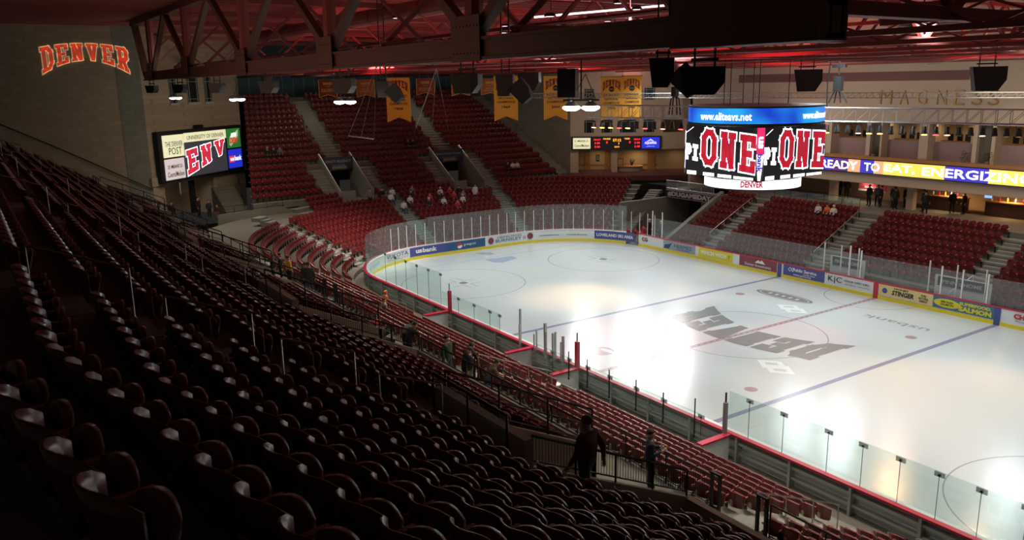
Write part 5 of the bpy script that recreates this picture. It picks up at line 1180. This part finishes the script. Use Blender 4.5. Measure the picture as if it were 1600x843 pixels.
# lounge behind the far corner
t = thing('reception_desk', 'pale round reception counter in the lit lounge', 'desk', fb(6.6, -1.9, 4.1), math.radians(50)); g = MB(); g.lathe((0, 0, 0), [(1.5, 0), (1.5, 1.0)], 24); g.build('counter_front', mat('counter_grey', (.35, .3, .25), .6), t); g = MB(); g.lathe((0, 0, 1.0), [(.001, 0), (1.62, 0), (1.62, .07), (.001, .07)], 24); g.build('counter_top', M_wood, t)
for s0, s1, nm in ((1.6, 2.25, 'left'), (3.9, 4.5, 'middle'), (8.75, 9.6, 'right')):
    t = thing('lounge_door', 'brown wooden door in the lit lounge, %s one' % nm, 'door'); g = MB(); fbox(g, s0, s1, -3.1, -3.02, 4.1, 6.7); g.build('door_leaf', M_wood, t); g = MB(); fbox(g, s1-.14, s1-.06, -3.02, -2.95, 5.1, 5.25); g.build('door_handle', M_steel, t)
g = MB(); fbox(g, .9, 9.9, -3.1, -3.05, 5.05, 5.2); struct('trim_3', g, M_wood)
t = thing('picture', 'small framed picture on the lounge wall', 'picture'); g = MB(); fbox(g, 2.9, 3.3, -3.08, -3.02, 5.6, 6.3); g.build('picture_frame', M_black, t); g = MB(); fbox(g, 2.96, 3.24, -3.02, -3.0, 5.68, 6.22); g.build('picture_print', M_conc, t)
t = thing('coat_rack', 'dark clothes rack in the lit lounge left of the counter', 'rack'); g = MB(); a = Vector(fb(5.3, -1.6, 4.1)); b = Vector(fb(5.9, -1.6, 4.1)); g.tube([a, a+Vector((0, 0, 1.9)), b+Vector((0, 0, 1.9)), b], .03, 5); g.build('rack_frame', M_black, t); g = MB(); g.tube([a+Vector((0, 0, 1.85)), b+Vector((0, 0, 1.85))], .06, 5); g.build('rack_bar', M_wood, t)
t = thing('antler_display', 'dark branching ornament standing on the lounge counter', 'ornament'); g = MB(); o = Vector(fb(6.9, -1.9, 5.17))
for q in range(7): a = q*.45-1.35; g.tube([o, o+Vector((.25*math.sin(a), 0, .3)), o+Vector((.4*math.sin(a), .1, .6+.15*math.cos(a)))], [.05, .035, .015], 5)
g.build('branches', M_black, t); g = MB(); g.lathe(o, [(.001, 0), (.15, 0), (.12, .08), (.001, .08)], 10); g.build('base', M_black, t)
# concourse bars
for i, (a, b) in enumerate(((-4.9, -1.9), (-.4, 3.0), (4.2, 8))):
    t = thing('bar_counter', 'dark bar counter in the far concourse, %s from the left' % ORD[i], 'bar'); g = MB(); g.box(a, b, 27.0, 27.6, 4.1, 5.15); g.build('counter_front', mat('bar_dark', (.07, .04, .03), .5), t); g = MB(); g.box(a-.05, b+.05, 26.9, 27.7, 5.15, 5.22); g.build('counter_top', M_wood, t)
    for q in range(6):
        x = a+.3+q*(b-a-.6)/5; tt = thing('drink_bottle', 'small coloured bottle on the far concourse bars', 'bottle', (x, 27.3, 5.22), 0, 'bottles on the far concourse bars'); g = MB(); g.lathe((0, 0, 0), [(.001, 0), (.06, 0), (.06, .2), (.02, .28), (.02, .34), (.001, .34)], 8); g.build('bottle_body', [M_wp, M_cap, A_yel][q % 3], tt)
for i, (x, z, m) in enumerate(((-2.9, 5.95, 'tv_blue'), (-2.15, 5.9, 'tv_blue'), (.1, 5.7, 'tv_blue'))):
    t = thing('television', 'small bluish television over the far concourse bar, %s from the left' % ORD[i], 'television'); g = MB(); g.box(x-.3, x+.3, 26.3, 26.36, z-.2, z+.2); g.tube([(x, 26.33, z+.2), (x, 26.33, 6.1)], .03, 5); g.build('tv_case', M_black, t); g = MB(); g.box(x-.27, x+.27, 26.28, 26.3, z-.17, z+.17); g.build('tv_screen', em(m, (.25, .45, .9), 1.3), t)
for i, x in enumerate((2.2, 2.7)):
    t = thing('heat_lamp', 'red glowing lamp over the right concourse bar', 'lamp', (x, 27.2, 5.75), 0, 'red lamps over the concourse bar'); g = MB(); g.lathe((0, 0, 0), [(.05, .2), (.16, 0)], 10); g.build('lamp_shade', M_cap, t); g = MB(); g.lathe((0, 0, 0), [(.001, .03), (.14, .01)], 10); g.build('lamp_bulb', em('bulb_red', (1, .15, .05), 5), t)
for i, x in enumerate((-11, -6.3, -2.5, 2.2)):
    t = thing('suite_counter', 'dark counter with chairs inside the far suites, %s from the left' % ORD[i], 'counter'); g = MB(); g.box(x-1, x+1, 25.6, 26, 9.55, 9.62); g.build('counter_top', M_wood, t)
    for q in (-.7, 0, .6): g = MB(); g.box(x+q-.2, x+q+.2, 26.4, 26.45, 9.5, 10.1); g.build('chair_back', M_black, t)
for i, x in enumerate((-16.9, -8.2, -1.1, .6)): 
    t = thing('potted_plant', 'dark shrub standing on the ledge above the ribbon screen, %s from the left' % ORD[i], 'plant', (x+.3, FW-.12, 8.25)); g = MB()
    random.seed(i)
    for q in range(60): a = random.uniform(0, 6.3); r = random.uniform(.05, .35); z = random.uniform(.15, .75); g.add([(r*math.cos(a), r*math.sin(a), z), (r*math.cos(a)+.1, r*math.sin(a), z+.12), (r*math.cos(a), r*math.sin(a)+.1, z+.1)], [(0, 1, 2)])
    g.build('foliage', mat('leaf_dark', (.03, .05, .02), .7), t); g = MB(); g.lathe((0, 0, 0), [(.001, 0), (.13, 0), (.16, .2), (.001, .2)], 10); g.build('pot', M_conc, t)
# paper flyers lying on aisle steps
for i, (x, y, z) in enumerate(((18.3, -31.0, 8.55), (18.0, -31.6, 9.05))):
    g = MB(); g.add([(0, 0, .02), (.28, .05, .03), (.3, .35, .05), (.02, .3, .02)], [(0, 1, 2, 3)]); g.add([(.2, -.1, .03), (.45, -.05, .08), (.42, .2, .03), (.15, .15, .04)], [(0, 1, 2, 3)])
    o = g.build('paper_sheets', mat('paper_green', (.5, .62, .5), .8)); o.location = (x, y, fk(6)+.02 if i == 0 else fk(5)+.02); sm = o.modifiers.new('s', 'SOLIDIFY'); sm.thickness = .004; tag(o, 'crumpled pale paper sheets lying on the steps of the nearest aisle, %s' % ('lower sheet' if i == 0 else 'upper sheet'), 'paper')

# ================================================================ PEOPLE
M_skin = mat('skin', (.50, .28, .19), .5)
def joints(pose):
    J = {'pel': (0, 0, .95, .13), 'sp': (0, .0, 1.14, .145), 'ch': (0, 0, 1.36, .165), 'nk': (0, .01, 1.50, .058), 'h1': (0, .03, 1.60, .085), 'h2': (0, .015, 1.69, .082), 'nose': (0, .118, 1.615, .014)}
    for s, n in ((-1, 'l'), (1, 'r')):
        J['ear'+n] = (s*.088, .01, 1.62, .018)
        J['sh'+n] = (s*.19, 0, 1.41, .085); J['el'+n] = (s*.245, -.03, 1.13, .062); J['wr'+n] = (s*.26, .06, .89, .038)
        J['hp'+n] = (s*.095, 0, .88, .115); J['kn'+n] = (s*.11, .02, .50, .078); J['an'+n] = (s*.12, -.02, .09, .052); J['to'+n] = (s*.13, .15, .035, .036)
    def mv(d): 
        for k, v in d.items(): J[k] = (*v, J[k][3])
    if pose == 'walk': mv({'knr': (.10, .16, .53), 'anr': (.10, .22, .12), 'tor': (.11, .38, .06), 'knl': (-.10, -.05, .49), 'anl': (-.10, -.22, .12), 'tol': (-.10, -.06, .035), 'elr': (.27, -.14, 1.15), 'wrr': (.28, -.16, .90), 'ell': (-.28, .02, 1.14), 'wrl': (-.33, .14, .92)})
    if pose == 'hold': mv({'elr': (.25, .02, 1.14), 'wrr': (.14, .27, 1.22), 'ell': (-.25, .02, 1.14), 'wrl': (-.08, .28, 1.24)})
    if pose == 'lean': mv({'sp': (0, .07, 1.12), 'ch': (0, .2, 1.28), 'nk': (0, .30, 1.38), 'h1': (0, .37, 1.46), 'h2': (0, .38, 1.55), 'nose': (0, .47, 1.44), 'earl': (-.088, .37, 1.47), 'earr': (.088, .37, 1.47), 'shl': (-.19, .22, 1.32), 'shr': (.19, .22, 1.32), 'ell': (-.24, .3, 1.07), 'elr': (.24, .3, 1.07), 'wrl': (-.14, .48, .98), 'wrr': (.14, .48, .98)})
    if pose == 'sit':
        for k in list(J): J[k] = (J[k][0], J[k][1]-.0, J[k][2]-.43, J[k][3])
        mv({'hpl': (-.1, .03, .48), 'hpr': (.1, .03, .48), 'knl': (-.13, .43, .50), 'knr': (.13, .43, .50), 'anl': (-.13, .42, .09), 'anr': (.13, .42, .09), 'tol': (-.14, .58, .035), 'tor': (.14, .58, .035), 'wrl': (-.12, .28, .58), 'wrr': (.12, .28, .58), 'ell': (-.25, .02, .72), 'elr': (.25, .02, .72)})
    return J
E_ = [('pel', 'sp'), ('sp', 'ch'), ('ch', 'nk'), ('nk', 'h1'), ('h1', 'h2'), ('h1', 'nose')]
for n in 'lr': E_ += [('h1', 'ear'+n), ('ch', 'sh'+n), ('sh'+n, 'el'+n), ('el'+n, 'wr'+n), ('pel', 'hp'+n), ('hp'+n, 'kn'+n), ('kn'+n, 'an'+n), ('an'+n, 'to'+n)]
def person_mesh(pose):
    J = joints(pose); names = list(J); idx = {n: i for i, n in enumerate(names)}; vs = [Vector(J[n][:3]) for n in names]; rs = [J[n][3] for n in names]; es = [(idx[a], idx[b]) for a, b in E_]
    for n, s in (('l', -1), ('r', 1)):       # palm, four fingers and thumb
        w = vs[idx['wr'+n]]; e = vs[idx['el'+n]]; d = (w-e).normalized(); side = d.cross(Vector((s, 0, 0))).normalized() if abs(d.x) < .8 else Vector((0, 0, 1)); inn = d.cross(side).normalized()
        pm = w+d*.06; vs.append(pm); rs.append(.026); es.append((idx['wr'+n], len(vs)-1)); pi = len(vs)-1
        for q, (o, L) in enumerate(((-.03, .065), (-.011, .078), (.010, .073), (.028, .055))):
            a = pm+d*.035+side*o; b = a+d*L*.5+inn*.012*s; c = b+d*L*.35+inn*.03*s
            vs += [a, b, c]; rs += [.0105, .0095, .008]; es += [(pi, len(vs)-3), (len(vs)-3, len(vs)-2), (len(vs)-2, len(vs)-1)]
        a = pm-d*.01+side*(-.045); b = a+d*.04+side*(-.015)+inn*.015*s; vs += [a, b]; rs += [.012, .010]; es += [(pi, len(vs)-2), (len(vs)-2, len(vs)-1)]
    me = bpy.data.meshes.new('person_'+pose); me.from_pydata([tuple(v) for v in vs], es, []); ob = bpy.data.objects.new('tmp', me); COL.objects.link(ob)
    sk = ob.modifiers.new('s', 'SKIN'); 
    for i, sv in enumerate(me.skin_vertices[0].data): sv.radius = (rs[i]*(1.25 if names[i:i+1] in (['ch'], ['sp'], ['pel']) else 1), rs[i]); sv.use_root = (i == 0)
    sk.use_smooth_shade = True; ob.modifiers.new('b', 'SUBSURF').levels = 1; ob.modifiers['b'].render_levels = 1
    dg = bpy.context.evaluated_depsgraph_get(); m2 = bpy.data.meshes.new_from_object(ob.evaluated_get(dg)); bpy.data.objects.remove(ob)
    for _ in range(4): m2.materials.append(M_skin)
    seg = [(Vector(J[a][:3]), Vector(J[b][:3]), a, b) for a, b in E_]
    for p in m2.polygons:
        c = p.center; best = min(seg, key=lambda s_: (c-(s_[0]+(s_[1]-s_[0])*max(0, min(1, (c-s_[0]).dot(s_[1]-s_[0])/(s_[1]-s_[0]).length_squared)))).length)
        a, b = best[2], best[3]; k = 1
        if a in ('h1', 'nk') or b.startswith('ear'): k = 0
        elif a[:2] in ('hp', 'kn') or b[:2] == 'hp': k = 2
        elif a[:2] == 'an': k = 3
        elif a[:2] == 'el' and (c-best[1]).length < .035 or (b[:2] == 'wr' and (c-best[0]).dot((best[1]-best[0]).normalized()) > (best[1]-best[0]).length-.02): k = 0
        if (a == 'pel' and b == 'sp') and c.z < joints(pose)['pel'][2]-.04: k = 2
        p.material_index = k
    m2.name = 'person_'+pose; return m2, J
PM = {q: person_mesh(q) for q in ('stand', 'walk', 'hold', 'lean', 'sit')}
def pc(n, c): return mat('cloth_'+n, c, .8)
CL_ = {'black': (.012, .012, .013), 'navy': (.015, .02, .045), 'red': (.45, .03, .03), 'white': (.6, .6, .58), 'green': (.03, .06, .025), 'maroon': (.10, .015, .015), 'jeans': (.04, .06, .10), 'grey': (.16, .16, .16), 'khaki': (.25, .2, .13), 'orange': (.6, .15, .03), 'yellow': (.6, .4, .05), 'brown': (.08, .05, .03)}
def plaid():
    m = mat('cloth_plaid', (.03, .04, .03), .8); nt = m.node_tree; ck = nt.nodes.new('ShaderNodeTexChecker'); ck.inputs['Scale'].default_value = 14; ck.inputs['Color1'].default_value = (.012, .016, .013, 1); ck.inputs['Color2'].default_value = (.05, .075, .055, 1)
    tc = nt.nodes.new('ShaderNodeTexCoord'); nt.links.new(tc.outputs['Object'], ck.inputs[0]); nt.links.new(ck.outputs[0], nt.nodes['Principled BSDF'].inputs['Base Color']); return m
plaid()
def person(loc, yaw, pose, top, bot, label, h=1.75, hair=(.03, .02, .012), cap=None, group=None, hide=None):
    me, J = PM[pose]; o = bpy.data.objects.new('person', me); COL.objects.link(o); o.location = loc; o.rotation_euler = (0, 0, yaw); k = h/1.77; o.scale = (k*1.1, k*1.08, k)
    for i, m in enumerate((M_skin, MATS['cloth_plaid'] if top == 'plaid' else pc(top, CL_[top]), pc(bot, CL_[bot]), pc('black', CL_['black']))):
        o.material_slots[i].link = 'OBJECT'; o.material_slots[i].material = m
    tag(o, label, 'person', group)
    g = MB(); c = Vector(J['h2'][:3]); g.add([], []); rows = []
    for i in range(6):
        t = i/5*1.75; rr = .098*math.sin(t+.05) if t < 1.5 else .097; rows.append((rr, .115*math.cos(t)))
    vs = []; n = 12
    for r, z in rows:
        for q in range(n): a = 2*PI*q/n; vs.append((c.x+r*math.cos(a), c.y-.012+r*1.08*math.sin(a)-(.01 if z < .03 else 0), c.z+z-.01+(.035 if math.sin(a) > .3 and z < .05 else 0)))
    g.add(vs, [(i*n+q, i*n+(q+1) % n, (i+1)*n+(q+1) % n, (i+1)*n+q) for i in range(5) for q in range(n)])
    hm = mat('hair_%d' % int(hair[0]*1000), hair, .7) if cap is None else pc(cap, CL_[cap]); g.build('cap' if cap else 'hair', hm, o, True)
    return o
def dirn(a): return math.radians(a)
o = person((19.35, -27.55, fk(10)), dirn(110), 'walk', 'maroon', 'jeans', 'man in dark red shirt and jeans stepping down beside the nearest passage', 1.85, hair=(.12, .07, .045))
o = person((15.27, -22.0, 3.39), dirn(-38), 'hold', 'navy', 'black', 'man in navy jacket with grey collar looking at a white paper on the cross aisle', 1.82)
g = MB(); g.box(-.1, .1, .30, .31, 1.22, 1.44); p_ = g.build('held_paper', M_white); p_.location = (15.27, -22.0, 3.39); p_.rotation_euler = (0, 0, dirn(-38)); tag(p_, 'white sheet of paper held by the man in the navy jacket', 'paper')
g = MB(); g.lathe((0, -.01, 1.47), [(.11, 0), (.075, .07)], 12); g.build('collar', pc('grey', CL_['grey']), bpy.data.objects['person.001'] if 'person.001' in bpy.data.objects else o)
P_L = [((4.4, -22.2, 3.39), -60, 'stand', 'green', 'jeans', 'man in dark green padded jacket standing by the rail of the second lower aisle', 1.78),
 ((5.35, -21.95, 3.39), 20, 'lean', 'black', 'black', 'woman in long black coat leaning over the rail beside the green jacket man', 1.72),
 ((5.9, -22.1, 3.39), 150, 'stand', 'black', 'grey', 'person in black coat turned towards the woman in the long black coat', 1.7),
 ((7.1, -22.1, 3.39), -20, 'lean', 'brown', 'jeans', 'person in brown jacket bending over the rail right of the black coats', 1.65),
 ((1.33, -22.3, 3.39), 10, 'lean', 'black', 'black', 'person in black leaning on the walkway rail left of the green jacket man', 1.65),
 ((.6, -22.1, 3.39), 0, 'lean', 'grey', 'black', 'person in grey top bending forward beside the dark pram', 1.55),
 ((-1.34, -22.5, 3.39), 70, 'lean', 'red', 'black', 'person in bright red top crouching on the cross aisle', 1.35),
 ((-11.15, -21.9, 3.39), 60, 'stand', 'plaid', 'jeans', 'man in black and green plaid shirt seen from behind on the cross aisle', 1.9),
 ((-11.9, -21.8, 3.39), 30, 'stand', 'plaid', 'black', 'broad person in dark plaid coat next to the plaid shirt man', 1.75),
 ((-14.4, -21.9, 3.39), 10, 'stand', 'yellow', 'black', 'person in yellow and black jacket farther left on the cross aisle', 1.7),
 ((-15.2, -22.1, 3.39), -20, 'stand', 'black', 'black', 'person in black farthest left of the cross aisle group', 1.75),
 ((-43.6, -19.9, 3.39), -40, 'stand', 'black', 'black', 'tall person in black standing below the left scoreboard', 1.85),
 ((-42.9, -19.2, 3.39), -70, 'stand', 'navy', 'black', 'person in navy standing in the left concourse mouth', 1.6),
 ((-41.4, -18.9, 3.39), 200, 'stand', 'maroon', 'grey', 'child in maroon walking out of the left concourse', 1.35),
 ((-43.2, -22.2, 3.39), -60, 'stand', 'black', 'black', 'dark figure standing by the left wall railing', 1.7)]
for l, a, ps, tp, bt, lab, h in P_L: person(l, dirn(a), ps, tp, bt, lab, h)
for i, (x, y, tp, cp) in enumerate(((-25.0, 13.5, 'red', 'red'), (-24.1, 13.7, 'red', 'red'), (-23.3, 13.6, 'red', 'red'), (-24.5, 14.8, 'red', 'black'))):
    person((x, y, .02), dirn(190), 'lean' if i < 3 else 'stand', tp, 'white' if i < 2 else 'black', 'young hockey player in red jersey waiting at the corner gate, %s from the left' % ORD[i], 1.45, cap=cp)
person((-25.2, 16.2, .02), dirn(190), 'stand', 'black', 'black', 'adult in black coat with pale cap behind the young players', 1.8, cap='white'); person((-24.0, 16.5, .02), dirn(180), 'stand', 'navy', 'black', 'adult in dark jacket with white cap behind the young players', 1.75, cap='white')
def snapE(x, y): i = max(0, min(9, round((-x-33.94)/.7956))); return (-(L_+di(i))+.04, y, fi(i), i)
random.seed(5)
CR = [(-39.83, -3.9), (-39.93, -3.2), (-39.82, -1.7), (-39.99, -.9), (-40.6, -4.2), (-39.77, 1.6), (-39.89, 2.4), (-38.7, 2.47), (-39.9, 3.5), (-39.1, 3.9), (-38.07, 3.2), (-38.3, -3.4), (-38.6, .24), (-39.1, 1.1), (-38.0, .9), (-38.0, -.6), (-37.4, 2.0), (-38.9, -2.2)]
cc = ['white', 'white', 'black', 'grey', 'black', 'white', 'red', 'red', 'black', 'grey', 'white', 'white', 'red', 'black', 'white', 'navy', 'red', 'white']
used = set()
for q, (x, y) in enumerate(CR):
    sx, sy, sz, i = snapE(x, y); sy = round(sy/.53)*.53+.26
    while (i, sy) in used: sy += .53
    used.add((i, sy)); person((sx, sy, sz), -PI/2, 'sit', cc[q], random.choice(['black', 'jeans']), 'spectator in %s top seated behind the left end glass, row %s above the boards' % (cc[q], ORD[i]), 1.7, group='spectators behind the left end glass, %s tops, row %d' % (cc[q], i+1), cap='white' if q % 5 == 0 else None)
def snapU(x, y): u = max(0, round((-x-41.9)/.86)); return (xu(u)+.04, y, fu(u))
for q, (x, y, c, w) in enumerate(((-47.4, -12.4, 'black', 'white capped, left upper end seats'), (-47.4, -11.8, 'black', 'beside the white capped one'), (-47.4, -11.2, 'grey', 'third of the left trio'), (-47.4, 2.4, 'black', 'above the middle end section, left one'), (-47.4, 3.0, 'black', 'above the middle end section, right one'), (-42.9, 12.0, 'black', 'left of the right hand trio'), (-42.9, 12.6, 'white', 'middle of the right hand trio'), (-42.9, 13.2, 'white', 'right of the right hand trio'))):
    person(snapU(x, y), -PI/2, 'sit', c, 'black', 'spectator in %s seated in the end stand, %s' % (c, w), 1.7, cap='white' if q == 0 else None)
person((-38.6, 5.3, fi(6)), -PI/2, 'stand', 'white', 'white', 'person in white and red standing in the end stand aisle below the right portal', 1.7); person((-39.4, -5.6, fi(7)), -PI/2, 'stand', 'grey', 'black', 'person in grey standing by the left portal of the end stand', 1.8)
FP = [(-13.0, 27.4, 'black', 'left of a pair by the far wall'), (-12.3, 27.3, 'black', 'right of a pair by the far wall'), (-8.6, 24.9, 'black', 'leftmost of the concourse crowd'), (-8.1, 25.3, 'grey', 'second of the concourse crowd'), (-7.6, 25.0, 'black', 'third of the concourse crowd'), (-7.1, 26.0, 'brown', 'fourth of the concourse crowd'), (-6.7, 25.4, 'navy', 'fifth of the concourse crowd'), (-6.2, 26.1, 'black', 'sixth of the concourse crowd'), (-6.2, 24.7, 'green', 'last of the concourse crowd by the column'), (-4.2, 25.2, 'black', 'left of a pair right of the column'), (-3.5, 24.3, 'black', 'right of a pair right of the column'), (-2.5, 26.3, 'black', 'in front of the bar under the televisions'), (-1.5, 26.1, 'black', 'at the bar right of the televisions')]
for x, y, c, w in FP: person((x, y, 4.1), dirn(random.uniform(120, 240)), 'stand', c, 'black', 'person in %s on the far concourse, %s' % (c, w), 1.75)
def snapF(x, y): i = round((y-14.85)/.8); return (x, yf(i)-.04, ff(i))
for x, c, w in ((-10.1, 'white', 'left'), (-9.3, 'orange', 'middle'), (-8.7, 'white', 'right')): person(snapF(x, 20.4), PI, 'sit', c, 'black', 'spectator in %s seated in the top rows of the far stand, %s of three' % (c, w), 1.7, cap='white' if w == 'right' else None)
# two fans in the near lower seats
person((-13.6, -(H_+di(0))+.04, fi(0)), 0, 'sit', 'orange', 'red', 'fan in orange and red jersey in the front row near the tall left glass', 1.75, cap='orange'); person((-8.63, -(H_+di(3))+.04, fi(3)), 0, 'sit', 'grey', 'black', 'fan in grey seated in the near lower rows left of the dark pram', 1.7)
# dark pram on the cross aisle
t = thing('baby_stroller', 'black baby stroller parked on the cross aisle by the railing', 'stroller', (.3, -22.9, 3.39), .4); g = MB(); g.hexa([(-.22, -.3, .45), (.22, -.3, .45), (.22, .35, .4), (-.22, .35, .4)], [(-.26, -.42, .9), (.26, -.42, .9), (.26, .4, .62), (-.26, .4, .62)]); g.build('seat_tub', M_black, t)
g = MB(); g.tube([(-.25, -.4, .95), (-.25, -.1, 1.12), (-.25, .15, .98)], .03, 5); g.tube([(.25, -.4, .95), (.25, -.1, 1.12), (.25, .15, .98)], .03, 5); g.hexa([(-.26, -.42, .88), (.26, -.42, .88), (.26, .1, 1.0), (-.26, .1, 1.0)], [(-.24, -.38, 1.05), (.24, -.38, 1.05), (.24, .05, 1.12), (-.24, .05, 1.12)]); g.build('hood', M_black, t)
g = MB(); g.tube([(-.24, -.75, 1.05), (.24, -.75, 1.05)], .02, 6); g.tube([(-.24, -.75, 1.05), (-.24, .3, .15)], .015, 5); g.tube([(.24, -.75, 1.05), (.24, .3, .15)], .015, 5); g.build('push_frame', M_steel, t)
for x, y in ((-.26, -.4), (.26, -.4), (-.26, .35), (.26, .35)): g = MB(); g.tube([(x-.02, y, .13), (x+.02, y, .13)], .13, 12); g.build('wheel', M_black, t)
